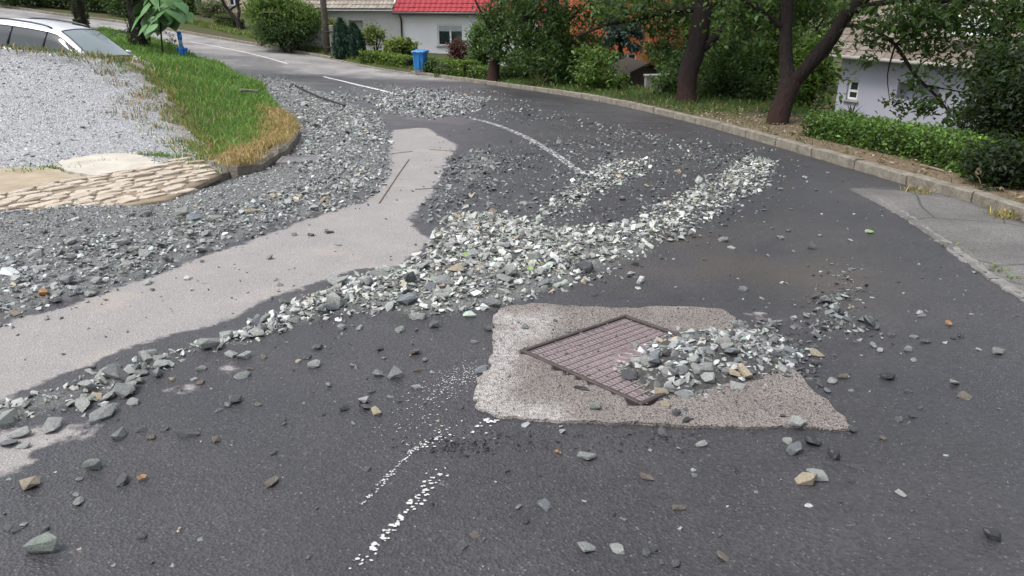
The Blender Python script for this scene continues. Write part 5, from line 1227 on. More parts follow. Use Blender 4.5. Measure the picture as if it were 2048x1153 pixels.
NM = ['far roadside tree at the left end of road bank', 'far tree behind the slim ivy trunk', 'small far tree behind the picket fence', 'tall far tree above the left road bank', 'far tree between white house and orange house', 'far tree left of the orange house',
      'garden tree right of the orange house', 'garden tree behind the upright walnut', 'garden tree left of the lilac house roof', 'tall far tree beyond the gardens', 'garden tree below the orange house wall']
for (px, py, s, r, c), nm in zip(BG, NM):
    C0 = P(px, py, s); zg = gz_at(C0[0], C0[1]); C0[2] = max(C0[2], zg + r[2]*.85); t = thing('garden_tree', nm, 'tree', (C0[0], C0[1], zg), 0, 'background trees'); h = C0[2]-zg
    wood('trunk', [([(0, 0, -.2), (.1, 0, h*.5), (.05, 0, h), (0, 0, h+r[2]*.6)], [.2, .16, .1, .03]), ([(.1, 0, h*.5), (r[0]*.5, 0, h+.2)], [.09, .03]), ([(.1, 0, h*.6), (-r[0]*.5, 0, h+.3)], [.08, .03])], 'bark', t, .06, 7)
    n = int(30*r[0]*r[2]); C = sprays([((0, 0, h), r, min(320, n), 28, .34)]); foliage('crown', C, .22, c, t, yellow=.18)

# ---- grass
def grass(name, q, zf, hgt, wid, color, straw=None, parent=None):
    n = len(q); z = zf(q[:, 0], q[:, 1]); a = rng.uniform(0, 6.28, n); h = hgt*rng.lognormal(0, .3, n); b = rng.normal(0, .5, (n, 2))*h[:, None]; w = wid*rng.uniform(.7, 1.3, n); s = np.stack([np.cos(a), np.sin(a)], 1)*w[:, None]*.5
    p = np.column_stack([q, z - .01]); l = p.copy(); l[:, :2] -= s; r = p.copy(); r[:, :2] += s; m1 = p.copy(); m1[:, :2] += b*.4 - s*.7; m1[:, 2] += h*.6; m2 = p.copy(); m2[:, :2] += b*.4 + s*.7; m2[:, 2] += h*.6; t = p.copy(); t[:, :2] += b; t[:, 2] += h*.92
    V = np.stack([l, r, m2, m1, t], 1).reshape(-1, 3); k = np.arange(n)[:, None]*5; F = [k + np.array([[0, 1, 2, 3]]), k + np.array([[3, 2, 4]])]
    c = leaf_colors(n, color, .28, .2)
    if straw is not None:
        m = rng.random(n) < straw; c[m] = np.array([.36, .25, .115])*rng.lognormal(0, .25, (m.sum(), 1))
    o = np_mesh(name, V, F, M['grass'], col=np.repeat(c, 5, 0), parent=parent)
    tag(o, kind='stuff')
    return o
vis = np.vstack([Gs(v_edge), [P(*p)[:2] for p in [(440, 128, 24.5), (366, 106, 27.5), (300, 82, 30), (200, 60, 33)]], [P(*p)[:2] for p in [(180, 85, 20), (262, 118, 16), (312, 136, 14.2), (337, 180, 13.3), (388, 240, 12.1), (434, 300, 10.45)]]])
q = sample_poly(vis, 78000); keep = rng.random(len(q)) < np.clip(13/q[:, 1], .3, 1); q = q[keep]
sd = np.clip(1 - seg_dist(straw_line, q[:, 0], q[:, 1])/.55, 0, 1); ed = seg_dist(LOT0[6:12], q[:, 0], q[:, 1]); strw = np.clip(sd*1.25 + 1*.14*np.clip(1-ed/.5, 0, 1) + .04, 0, 1)
hgt = np.where(sd > .3, .06, .095)*np.where(q[:, 1] > 18, 1.2, 1)
grass('verge_grass', q, hverge, hgt, .011*np.clip(q[:, 1]/13, .8, 2), (.095, .20, .042), strw)
# straw hanging over the edging of the grass corner
sl = resample(smooth_line(straw_line, .1), .03); q = sl[rng.integers(0, len(sl), 2600)] + rng.normal(0, .07, (2600, 2)) + np.array([-.05, .06])
grass('corner_straw', q, lambda x, y: np.maximum(hverge(x, y), hroad(x, y) + .12), .07, .010, (.10, .15, .035), np.full(2600, .85))
# dry weedy fringe where the grass runs out into the gravel lot
fl = resample(LOT[6:6+len(_j)], .05); n = 11000; i = rng.integers(0, len(fl), n); q = fl[i] + rng.normal(0, 1, (n, 2))*np.array([.30, .22]); dl = sdf(LOT, q[:, 0], q[:, 1]); q = q[(dl > -.06) & ((vnoise(q[:, 0], q[:, 1], 2.2, 6) > .5) | (dl < .10))]
grass('fringe_grass', q, hlot, .075, .011, (.095, .165, .035), np.full(len(q), .32))
# right verge
line = resample(K, .1); line = line[(line[:, 1] > 4) & (line[:, 1] < 33)]; n = 26000; i = rng.integers(0, len(line)-1, n); d = line[i+1]-line[i]; d /= np.linalg.norm(d, axis=1)[:, None]; q = line[i] + np.stack([d[:, 1], -d[:, 0]], 1)*rng.uniform(.2, 3.2, n)[:, None]
dd = signed_line(K[::3], q[:, 0], q[:, 1]); near_litter = (q[:, 1] < 14.5) & (dd < 1.9); keep = rng.random(n) < np.where(near_litter, .10 + .25*(vnoise(q[:, 0], q[:, 1], 1.3, 4) > .62), 1.0)*np.clip(14/q[:, 1], .3, 1); keep &= ~((q[:, 0] > -4.6) & (q[:, 0] < -.6) & (q[:, 1] > 25.0) & (dd < 1.0) & (rng.random(n) < .8)); q = q[keep]
grass('roadside_grass', q, hground, np.where(q[:, 1] < 14.5, .08, .10), .010*np.clip(q[:, 1]/12, .9, 2), (.05, .10, .022), np.full(len(q), .06))
# lawn strips far side
q = sample_poly(np.array([hp(830, 146, 30.6), hp(720, 129, 33), hp(640, 112, 35.5), hp(480, 82, 41), hp(300, 52, 47), hp(60, 10, 56), hp(60, 2, 58), hp(300, 40, 49), hp(480, 70, 43.5), hp(640, 96, 37.5), hp(720, 108, 35), hp(860, 140, 31)]), 11000)
grass('far_lawn_grass', q, hground, .14, .028, (.085, .15, .03), np.full(len(q), .12))
# weeds on the lot and along its crest, tufts by the slabs
def tuft(name, label, px, py, s, n, r, h, color, straw=.15, hf=None, group=None, cat='weed'):
    c = P(px, py, s) if hf is None else hit(px, py, h=hf); t = thing(name, label, cat, c, 0, group); q = rng.normal(0, r, (n, 2)); q[:, 1] *= .5
    f0 = hf or (lambda x, y: np.full(np.shape(x), c[2])); grass('blade', q, lambda x, y: f0(x + c[0], y + c[1]) - c[2], h, .013*max(1, s/10 if s else 1), color, np.full(n, straw), t); return t
for k, (x, y) in enumerate([(30, 92), (75, 96), (110, 98), (150, 104), (185, 108), (215, 112), (245, 117), (5, 90)]):
    p = hit(x, y+8, h=hlot, s1=16); tuft('crest_weed', 'straggly weed on the crest of the gravel lot before the silver car', x, y, 13.2, 48, .2, .085, (.08, .11, .04), .3, hlot if False else None, 'weeds along the crest of the gravel lot').location = tuple(P(x, y+7, 13.3))
for lb, x, y, n, r in (('green grass tuft at the back of the pale slab', 315, 312, 150, .14), ('green grass tuft left of the pale slab', 105, 340, 170, .16), ('green grass tuft at the edge of tan slab', 45, 347, 110, .12), ('small grass tuft on top edge of pale slab', 210, 327, 50, .08)):
    tuft('grass_tuft', lb, x, y, 0, n, r, .055, (.10, .20, .03), .05, hlot)
for x, y in ((235, 170), (285, 195), (270, 210), (300, 225), (330, 260), (215, 150), (255, 235)): tuft('lot_weed', 'thin reddish weed growing through the gravel lot', x, y, 0, 45, .16, .10, (.10, .105, .045), .5, hlot, 'weeds on the gravel lot')
for x, y in ((1905, 492), (1935, 505), (1985, 537), (2000, 548), (2020, 560)): tuft('crack_weed', 'green weed in the broken edge of the old asphalt apron', x, y, 0, 40, .035, .035, (.10, .19, .03), .1, hroad, 'weeds in the apron edge')
for x, y, n in ((1830, 385, 40), (1845, 392, 30), (2000, 435, 60), (2018, 440, 50)): tuft('kerb_weed', 'pale weed growing at the foot of the near kerb', x, y, 0, n, .05, .08, (.20, .22, .07), .5, hroad, 'weeds at the kerb foot')
# leaf litter on the near right verge
n = 5200; i = rng.integers(0, len(line)-1, n); d = line[i+1]-line[i]; d /= np.linalg.norm(d, axis=1)[:, None]; q = line[i] + np.stack([d[:, 1], -d[:, 0]], 1)*rng.uniform(.18, 2.0, n)[:, None]; q = q[q[:, 1] < 16]
z = hground(q[:, 0], q[:, 1]) + rng.uniform(.003, .03, len(q)); V, F = leaf_mesh(np.column_stack([q, z]), .055, .55, 0, .3)
c = np.array([.20, .145, .095])*rng.lognormal(0, .5, (len(q), 1)); pale = rng.random(len(q)) < .12; c[pale] = (.45, .40, .33)
o = np_mesh('leaf_litter', V, F, M['grass'], col=np.repeat(np.clip(c, .01, .5), 4, 0)); tag(o, kind='stuff')
# ================================================================== BUILDINGS
def wall_holes(x0, x1, z0, z1, th, holes):
    """front at y=0, thickness to +y, rectangular openings"""
    xs = sorted({x0, x1, *[h[0] for h in holes], *[h[1] for h in holes]}); zs = sorted({z0, z1, *[h[2] for h in holes], *[h[3] for h in holes]}); mb = MB(); idx = {}
    solid = lambda i, j: 0 <= i < len(xs)-1 and 0 <= j < len(zs)-1 and not any(h[0] <= (xs[i]+xs[i+1])/2 <= h[1] and h[2] <= (zs[j]+zs[j+1])/2 <= h[3] for h in holes)
    v = []; f = []
    def q(a, b, c, d):
        n = len(v); v.extend([a, b, c, d]); f.append((n, n+1, n+2, n+3))
    for i in range(len(xs)-1):
        for j in range(len(zs)-1):
            if not solid(i, j): continue
            a, b, c, d = xs[i], xs[i+1], zs[j], zs[j+1]
            q((a, 0, c), (b, 0, c), (b, 0, d), (a, 0, d)); q((b, th, c), (a, th, c), (a, th, d), (b, th, d))
            if not solid(i-1, j): q((a, th, c), (a, 0, c), (a, 0, d), (a, th, d))
            if not solid(i+1, j): q((b, 0, c), (b, th, c), (b, th, d), (b, 0, d))
            if not solid(i, j-1): q((a, th, c), (b, th, c), (b, 0, c), (a, 0, c))
            if not solid(i, j+1): q((a, 0, d), (b, 0, d), (b, th, d), (a, th, d))
    mb.v = [tuple(map(float, p)) for p in v]; mb.f = f
    return mb
def part(mb, name, mat, parent): return mb.build(name, M[mat], parent)
def raw(mb, name, mat, parent):
    me = bpy.data.meshes.new(name); me.from_pydata(mb.v, [], mb.f); me.materials.append(M[mat]); return link(name, me, parent)
def window(parent, x0, x1, z0, z1, y=0.08, mull=1, fw=.06, shutter=0.0, curtain=False, sill=True, frame='white_pvc', rail=None):
    w = link('window', None, parent); w.empty_display_size = .1; b = .05
    fr = MB().box(x0, x1, y, y+b, z0, z0+fw).box(x0, x1, y, y+b, z1-fw, z1).box(x0, x0+fw, y, y+b, z0+fw, z1-fw).box(x1-fw, x1, y, y+b, z0+fw, z1-fw)
    n = mull+1; pw = (x1-x0-2*fw)/n
    for k in range(1, n): c = x0+fw+pw*k; fr.box(c-fw*.6, c+fw*.6, y-.003, y+b, z0+fw, z1-fw)
    if rail: fr.box(x0+fw, x1-fw, y-.004, y+b, rail-fw*.5, rail+fw*.5)
    fr.build('frame', M[frame], w)
    for k in range(n): MB().box(x0+fw+pw*k, x0+fw+pw*(k+1), y+.03, y+.036, z0+fw, z1-fw).build('pane', M['clear_glass'] if curtain else M['glass'], w)
    if shutter > 0:
        for k in range(n):
            mb = MB(); zb = z1 - fw - shutter; m = max(3, int(shutter/.05))
            for j in range(m): mb.box(x0+fw+pw*k+(.01 if k else 0), x0+fw+pw*(k+1)-(.01 if k < n-1 else 0), y-.012+.004*(j % 2), y+.024, zb+shutter*j/m, zb+shutter*(j+1)/m-.004)
            mb.build('roller_shutter', M['shutter'], w)
    if curtain:
        v = []; f = []; m = 60
        for i in range(m+1):
            x = x0+fw+(x1-x0-2*fw)*i/m; yy = y+.12+.018*math.sin(i*1.25)+.008*math.sin(i*2.9)
            v += [(x, yy, z0), (x, yy, z1)]
        f = [(2*i, 2*i+2, 2*i+3, 2*i+1) for i in range(m)]; MB().add(v, f).build('curtain', M['curtain'], w)
        MB().box(x0-.02, x1+.02, y+.2, y+.22, z0-.05, z1+.05).build('room_back', M['interior'], w)
    if sill: MB().box(x0-.06, x1+.06, -.07, y, z0-.05, z0).build('sill', M['concrete'], w)
    return w
def tiled(x0, x1, run, rise, course=.33, tw=.24, wave=.028, z0=0, y0=0, sd=0):
    """tiled slope from the eave (y0,z0) going back; corrugated and stepped"""
    rr = np.random.default_rng(sd); L_ = math.hypot(run, rise); nc = int(L_/course); nx_ = int((x1-x0)/tw*6); xs = np.linspace(x0, x1, nx_+1); ph = (xs-x0)/tw*2*np.pi; V = []; F = []
    cy, cz = run/L_, rise/L_
    for r in range(nc):
        jit = rr.normal(0, .004, len(xs)//6+2)[(np.arange(len(xs))//6)]
        for a, lift in ((r*course, .032), ((r+1)*course+.02, .006)):
            h = wave*(np.abs(np.sin(ph/2))**.8) + lift + jit; V.append(np.column_stack([xs, y0+a*cy-h*cz, z0+a*cz+h*cy]))
        h = wave*(np.abs(np.sin(ph/2))**.8)+jit*0; V.append(np.column_stack([xs, np.full(len(xs), y0+r*course*cy), z0+r*course*cz+h*0-.004]))
        n0 = r*3*len(xs); i = np.arange(len(xs)-1); F.append(np.column_stack([n0+i, n0+i+1, n0+len(xs)+i+1, n0+len(xs)+i])); F.append(np.column_stack([n0+2*len(xs)+i, n0+2*len(xs)+i+1, n0+i+1, n0+i]))
    return np.vstack(V), np.vstack(F)
def white_house():
    # front wall roughly square to the view at 37 m; local x to the right, y back, origin at the downpipe foot
    c = P(806, 112, 37.0); rz = math.radians(-4); zg = -2.75
    for side in ('red', 'old'):
        pass
    k = 37.0/FPX                      # metres per pixel at the wall
    t = thing('white_house', 'white rendered house with bright red tiled roof and shuttered window', 'house', (c[0], c[1], zg), rz)
    zt = P(870, 22, 37.3)[2] - zg     # eave height
    x1 = (1075-806)*k
    wx0, wx1 = (877-806)*k, (928-806)*k; wz0, wz1 = P(900, 90, 37.2)[2]-zg, P(900, 47, 37.2)[2]-zg
    raw(wall_holes(0, x1, -.3, zt+.1, .35, [(wx0, wx1, wz0, wz1)]), 'wall', 'white_wall', t)
    MB().box(0.003, x1-.003, .36, 8, -.3, zt+.1).build('rear_wall', M['white_wall'], t)
    window(t, wx0, wx1, wz0, wz1, .07, 1, .07, .32*(wz1-wz0)*.75, True)
    V, F = tiled(-.28, x1+.4, 4.2, 2.4, .34, .25, .03, zt+.02, -.45, 1); o = np_mesh('roof', V, F, M['red_tile'], smooth=False, parent=t); tag(o, kind='stuff')
    MB().box(-.28, x1+.4, -.44, .0, zt-.06, zt-.01).build('soffit', M['gutter'], t)
    gu = MB().tube([(-.3, -.5, zt-.02), (x1+.4, -.5, zt-.04)], [.065, .065], 8).build('gutter', M['gutter'], t, True)
    MB().tube([(.02, -.42, zt-.05), (.02, -.08, zt-.35), (.02, -.07, .0)], [.045]*3, 8).build('downpipe', M['gutter'], t, True)
    MB().box((953-806)*k, (957.5-806)*k, -.03, 0, wz1-.12, wz1+.03).build('vent_cover', M['concrete'], t)
    t2 = thing('old_house', 'dull white house wing with lichen grey tiled roof by the utility pole', 'house', (c[0], c[1], zg), rz)
    x0 = (560-806)*k; zt2 = zt + .12
    w0, w1 = (700-806)*k, (729-806)*k; a0, a1 = P(715, 80, 37)[2]-zg, P(715, 40, 37)[2]-zg
    raw(wall_holes(x0, -.03, -.3, zt2+.1, .35, [(w0, w1, a0, a1)]), 'wall', 'old_wall', t2)
    MB().box(x0+.003, -.033, .36, 8, -.3, zt2+.1).build('rear_wall', M['old_wall'], t2)
    window(t2, w0, w1, a0, a1, .12, 0, .06, .35, False, True, 'pole_wood')
    V, F = tiled(x0-.3, -.31, 4.2, 2.5, .30, .21, .035, zt2+.03, -.42, 2); o = np_mesh('roof', V, F, M['old_tile'], parent=t2); tag(o, kind='stuff')
    MB().box(x0-.3, -.31, -.4, .0, zt2-.05, zt2).build('soffit', M['white_wall'], t2)
    MB().lathe([(.045, 0), (.045, .03)], 10).build('wall_vent', M['rubber'], t2); o = t2.children[-1]; o.location = ((661.5-806)*k, -.005, P(661, 26, 37)[2]-zg); o.rotation_euler = (math.pi/2, 0, 0)
white_house()
def lilac_house():
    s = 25.0; a = P(1668, 225, s); b = P(2048, 228, 21.0); rz = math.atan2(b[1]-a[1], b[0]-a[0]); zg = -3.6; W = 10.5
    t = thing('lilac_house', 'lilac grey rendered house with brown tiled roof behind the clipped hedge', 'house', (a[0], a[1], zg), rz)
    ca, sa = math.cos(rz), math.sin(rz)
    def loc(px, py):      # pixel -> (x, z) on the wall plane
        r = ray(px, py); n = np.array([-sa, ca]); s_ = (a[:2] @ n)/(r[:2] @ n); p = r*s_; d = p[:2]-a[:2]; return float(d @ np.array([ca, sa])), float(p[2]+CAM_H-zg)
    zt = loc(1700, 112)[1]; x0, z1 = loc(1697, 160); x1, z0 = loc(1722, 203); x0 = loc(1693, 185)[0]; x1 = loc(1716, 185)[0]
    u0, v1 = loc(1797, 165); u1, v0 = loc(1872, 208)
    raw(wall_holes(0, W, -.5, zt+.1, .35, [(x0, x1, z0, z1), (u0, u1, v0, v1)]), 'wall', 'grey_wall', t); MB().box(.003, W-.003, .36, 7, -.5, zt+.1).build('rear_wall', M['grey_wall'], t)
    window(t, x0, x1, z0, z1, .08, 0, .07, 0, False, True, 'white_pvc', z0+(z1-z0)*.45); window(t, u0, u1, v0, v1, .08, 1, .06, .25, False, True)
    lx, lz = loc(1752, 153); MB().lathe([(.0, -.09), (.05, -.08), (.085, -.04), (.09, 0), (.085, .04), (.05, .08), (0.001, .09)], 14).build('wall_lamp', M['white_pvc'], t, True); o = t.children[-1]; o.location = (lx, -.08, lz)
    MB().box(-.35, W+.3, -.42, 0, zt-.05, zt).build('soffit', M['white_wall'], t); MB().tube([(-.35, -.47, zt), (W+.3, -.47, zt)], [.06, .06], 8).build('gutter', M['balcony_grey'], t, True)
    # individual tiles on the visible slope
    tw, tc, pitch = .30, .33, math.radians(35); v = []; f = []
    prof = [(-.5, .012), (-.42, .03), (-.3, .012), (.2, .012), (.36, .04), (.48, .03), (.5, .012)]
    for yy, dz in ((0, 0.0), (1.12, -.022)):
        for x, z in prof: v.append((x*tw, yy*tc, z+dz+.018))
    for x, z in prof: v.append((x*tw, 0, z-.012+.018))
    m = len(prof); f = [(i, i+1, m+i+1, m+i) for i in range(m-1)] + [(2*m+i, 2*m+i+1, i+1, i) for i in range(m-1)]
    o = MB().add(v, f).build('roof_tile', M['brown_tile']); tile = o.data; bpy.data.objects.remove(o)
    roof = MB().add([(-.35, -.45, zt), (W+.3, -.45, zt), (W+.3, 3.6, zt+4.05*math.tan(pitch)), (-.35, 3.6, zt+4.05*math.tan(pitch))], [(0, 1, 2, 3)]).build('roof', M['shed_wood'], t)
    cols = int((W+.6)/tw); rows = 15; extra = MB(); cnt = 0
    for r in range(rows):
        for c_ in range(cols):
            x = -.35+tw*(c_+.5); d = r*tc; yy = -.47+d*math.cos(pitch); zz = zt+.01+d*math.sin(pitch)
            if cnt < 298 and c_ < 33:
                q = link('roof_tile', tile, roof); q.location = (x, yy, zz+random.uniform(-.004, .004)); q.rotation_euler = (pitch+random.uniform(-.015, .015), 0, random.uniform(-.012, .012)); cnt += 1
            else: extra.add([tuple(Matrix.Translation((x, yy, zz)) @ Matrix.Rotation(pitch, 4, 'X') @ Vector(p)) for p in v], f)
    e = extra.build('upper_roof_tiles', M['brown_tile'], roof); tag(e, kind='stuff')
lilac_house()
def orange_house():
    s = 36.0; a = P(1140, 150, s); k = s/FPX; zg = -4.6; t = thing('orange_house', 'bright orange house glimpsed between the walnut trees', 'house', (a[0], a[1], zg), math.radians(3)); W = (1420-1140)*k
    X = lambda px: (px-1140)*k; Z = lambda py: P(1265, py, s)[2]-zg
    h = [(X(1238), X(1272), Z(130), Z(107)), (X(1242), X(1278), Z(68), Z(44)), (X(1315), X(1345), Z(150), Z(128))]
    raw(wall_holes(0, W, -.5, 8.0, .35, h), 'wall', 'orange_wall', t); MB().box(.003, W-.003, .36, 8, -.5, 8).build('rear_wall', M['orange_wall'], t)
    window(t, *h[0], .08, 1, .06); window(t, *h[1], .08, 1, .06, .25); window(t, *h[2], .08, 0, .06)
    MB().box(X(1290), W+.4, -1.0, -.003, Z(103), Z(98)).build('ledge', M['balcony_grey'], t)
    V, F = tiled(-.4, W+.4, 4.5, 2.6, .33, .25, .03, 8.05, -.5, 3); o = np_mesh('roof', V, F, M['old_tile'], parent=t); tag(o, kind='stuff')
orange_house()
def shed():
    c = P(1290, 182, 26.0); zg = gz_at(c[0], c[1])-.1; t = thing('garden_shed', 'small dark wooden garden shed with pitched roof among bushes', 'shed', (c[0], c[1], zg), math.radians(15)); h = P(1290, 152, 26)[2]-zg
    for k in range(8): MB().box(-.9+k*.225, -.9+k*.225+.215, -.03, .0, 0, h).build('board', M['shed_wood'], t)
    MB().box(-.88, .88, .003, 1.5, 0, h).build('wall', M['shed_wood'], t)
    for s_ in (-1, 1): MB().add([(0, -.2, h+.42), (s_*1.1, -.2, h-.05), (s_*1.1, 1.7, h-.05), (0, 1.7, h+.42), (0, -.2, h+.47), (s_*1.12, -.2, h), (s_*1.12, 1.7, h), (0, 1.7, h+.47)], [(0, 1, 2, 3), (4, 5, 6, 7), (0, 1, 5, 4), (1, 2, 6, 5), (2, 3, 7, 6), (3, 0, 4, 7)]).build('roof_side', M['shed_wood'], t)
    MB().add([(-.9, -.003, h), (.9, -.003, h), (0, -.003, h+.4)], [(0, 1, 2)]).build('gable', M['shed_wood'], t)
    c = P(1345, 190, 21.5); zg = gz_at(c[0], c[1]); t = thing('garden_wall', 'low grey concrete garden wall left of the upright walnut', 'wall', (c[0], c[1], zg), math.radians(10)); MB().box(-.8, .5, 0, .15, -.3, .5, .01).build('wall_body', M['concrete'], t); MB().box(-.83, .53, -.03, .18, .5, .55, .01).build('coping', M['concrete'], t)
shed()
def balcony_house():
    s = 54.0; a = P(380, 60, s); k = s/FPX; zg = float(P(420, 62, s)[2])-.6; t = thing('balcony_house', 'pale pink house with concrete balcony above the far kerb', 'house', (a[0], a[1], zg), math.radians(8)); W = 7.0
    X = lambda px: (px-380)*k; Z = lambda py: P(430, py, s)[2]-zg
    h = [(X(385), X(412), Z(35), Z(-25)), (X(462), X(482), Z(12), Z(-20))]
    raw(wall_holes(-1, W, -.4, 7, .3, h), 'wall', 'pink_wall', t); MB().box(-.997, W-.003, .31, 7, -.4, 7).build('rear_wall', M['pink_wall'], t); window(t, *h[0], .1, 1, .08, sill=False); window(t, *h[1], .1, 1, .08)
    MB().box(-1.2, X(462), -1.5, -.003, Z(49), Z(43)).build('balcony_slab', M['slab'], t); MB().box(-1.1, X(450), -1.3, -.003, -.4, Z(49)).build('lower_storey', M['balcony_grey'], t)
    MB().box(X(398), X(412), -1.42, -1.39, Z(43), Z(22)).build('reed_screen', M['orange_screen'], t)
    for q in range(14): x = -1.1+q*.38; MB().box(x-.02, x+.02, -1.46, -1.42, Z(43), Z(43)+.95).build('baluster', M['fence_wood'], t)
    MB().box(-1.15, X(460), -1.47, -1.41, Z(43)+.95, Z(43)+1.0).build('handrail', M['fence_wood'], t)
balcony_house()
def pickets():
    a = P(193, 34, 52); b = P(252, 42, 49.5); a[2] = gz_at(a[0], a[1]); t = thing('picket_fence', 'grey wooden picket fence on the bank across the far road', 'fence', a); d = b-a; n = 17
    z_ = lambda p: gz_at(p[0], p[1])
    for k in range(n):
        p = a + d*k/(n-1); z = z_(p)-a[2]; MB().box(p[0]-a[0]-.045, p[0]-a[0]+.045, p[1]-a[1]-.012, p[1]-a[1]+.012, z-.1, z+1.0+random.uniform(-.05, .05), 0, None).build('picket', M['fence_wood'], t)
    for h in (.3, .8): MB().tube([(0, .03, h), (d[0], d[1]+.03, z_(b)-a[2]+h)], [.03, .03], 6).build('rail', M['fence_wood'], t)
    a = P(-40, 26, 46); zg = gz_at(a[0], a[1]); t = thing('dark_gate', 'dark grey metal panel gate beyond the silver car roof', 'gate', (a[0], a[1], zg), math.radians(20))
    for k in range(5): MB().box(-.2, 2.6, 0, .04, .1+k*.34, .1+k*.34+.3, .006).build('panel', M['dark_metal'], t)
    for x in (-.2, 2.6): MB().box(x-.06, x+.06, -.02, .1, -.3, 1.95, .006).build('post', M['dark_metal'], t)
pickets()

# ================================================================== STREET THINGS
def wheelie_bin():
    c = hit(842, 150, h=lambda x, y: hground(np.atleast_1d(x), np.atleast_1d(y))); s = c[1]*CP+(CAM_H-c[2])*SP; H = 45*s/FPX/.93; k = H/1.0
    t = thing('wheelie_bin', 'blue plastic wheelie bin with dried mud at its foot on kerb', 'bin', c, math.radians(-12)); t.scale = (k, k, k)
    def ring(w, d, z, r=.05): return [(sx*(w/2-q), sy*(d/2-p), z) for sx, sy, q, p in ((-1, -1, r, 0), (1, -1, r, 0), (1, -1, 0, r), (1, 1, 0, r), (1, 1, r, 0), (-1, 1, r, 0), (-1, 1, 0, r), (-1, -1, 0, r))]
    def loft(rs, name, mat, cap=True):
        v = sum(rs, []); f = []
        for i in range(len(rs)-1):
            for j in range(8): f.append((i*8+j, i*8+(j+1) % 8, (i+1)*8+(j+1) % 8, (i+1)*8+j))
        if cap: f += [tuple(range(8)), tuple(range(len(v)-8, len(v)))]
        return MB().add(v, f).build(name, M[mat], t)
    loft([ring(.40, .44, .03), ring(.41, .45, .10), ring(.50, .56, .86), ring(.56, .62, .865), ring(.56, .62, .90)], 'body', 'blue_plastic')
    loft([ring(.58, .64, .903), ring(.59, .65, .93), ring(.55, .6, .965), ring(.40, .46, .985)], 'lid', 'blue_plastic')
    loft([ring(.415, .455, .032), ring(.418, .458, .12), ring(.43, .47, .22)], 'mud_stain', 'grey_dirt', False)
    MB().box(-.05, .05, -.30, -.27, .3, .84, .01).build('front_rib', M['blue_plastic'], t)
    MB().box(-.2, -.08, -.35, -.31, .93, .95, .005).build('lid_grip', M['blue_plastic'], t); MB().box(.08, .2, -.35, -.31, .93, .95, .005).build('lid_grip', M['blue_plastic'], t)
    MB().tube([(-.27, .36, .9), (.27, .36, .9)], [.02, .02], 8).build('handle', M['blue_plastic'], t, True); MB().tube([(-.22, .2, .1), (.22, .2, .1)], [.015]*2, 8).build('axle', M['dark_plastic'], t)
    for x in (-.25, .25):
        w = MB().lathe([(.02, -.025), (.09, -.025), (.1, -.015), (.1, .015), (.09, .025), (.02, .025)], 18).build('wheel', M['dark_plastic'], t, True); w.location = (x, .2, .1); w.rotation_euler = (0, math.pi/2, 0)
wheelie_bin()
def hydrant():
    c = hit(366, 116, h=hverge, s0=18, s1=32); s = c[1]*CP+(CAM_H-c[2])*SP; k = 47*s/FPX/.93/1.0
    t = thing('water_hydrant', 'slim blue pillar water hydrant standing in grass by the road', 'hydrant', c); t.scale = (k, k, k)
    MB().lathe([(.13, -.1), (.13, .05), (.085, .07), (.08, .12)], 16).build('base', M['hydrant_blue'], t, True)
    MB().lathe([(.105, .10), (.115, .13), (.115, .40), (.10, .43)], 16).build('valve_body', M['hydrant_blue'], t, True)
    MB().lathe([(.075, .42), (.072, .70)], 14).build('column', M['hydrant_pale'], t, True)
    MB().lathe([(.08, .68), (.09, .70), (.09, .88), (.07, .90), (.07, .93), (.10, .935), (.105, .96), (.07, .99), (.02, 1.0)], 16).build('bonnet', M['hydrant_blue'], t, True)
    for a in (-.35, 2.6):
        o = MB().lathe([(.05, 0), (.05, .10), (.07, .105), (.07, .15), (.04, .155)], 12).build('outlet', M['hydrant_blue'], t, True); o.location = (.1*math.cos(a), .1*math.sin(a), .32); o.rotation_euler = (0, math.pi/2, a)
hydrant()
def pole():
    c = P(655, 103, 35.0); c[2] = gz_at(c[0], c[1])
    t = thing('utility_pole', 'tall weathered wooden utility pole strapped to a concrete stub', 'pole', c)
    MB().tube([(0, 0, -.2), (0, 0, 3), (0, 0, 8.5)], [.15, .14, .11], 14).build('pole_shaft', M['pole_wood'], t, True); MB().box(.16, .36, -.1, .1, -.2, 1.25, .02).build('concrete_stub', M['concrete'], t)
    for z in (.28, .95): MB().box(-.17, .39, -.17, .17, z, z+.05, .005).build('strap', M['rust_band'], t)
pole()

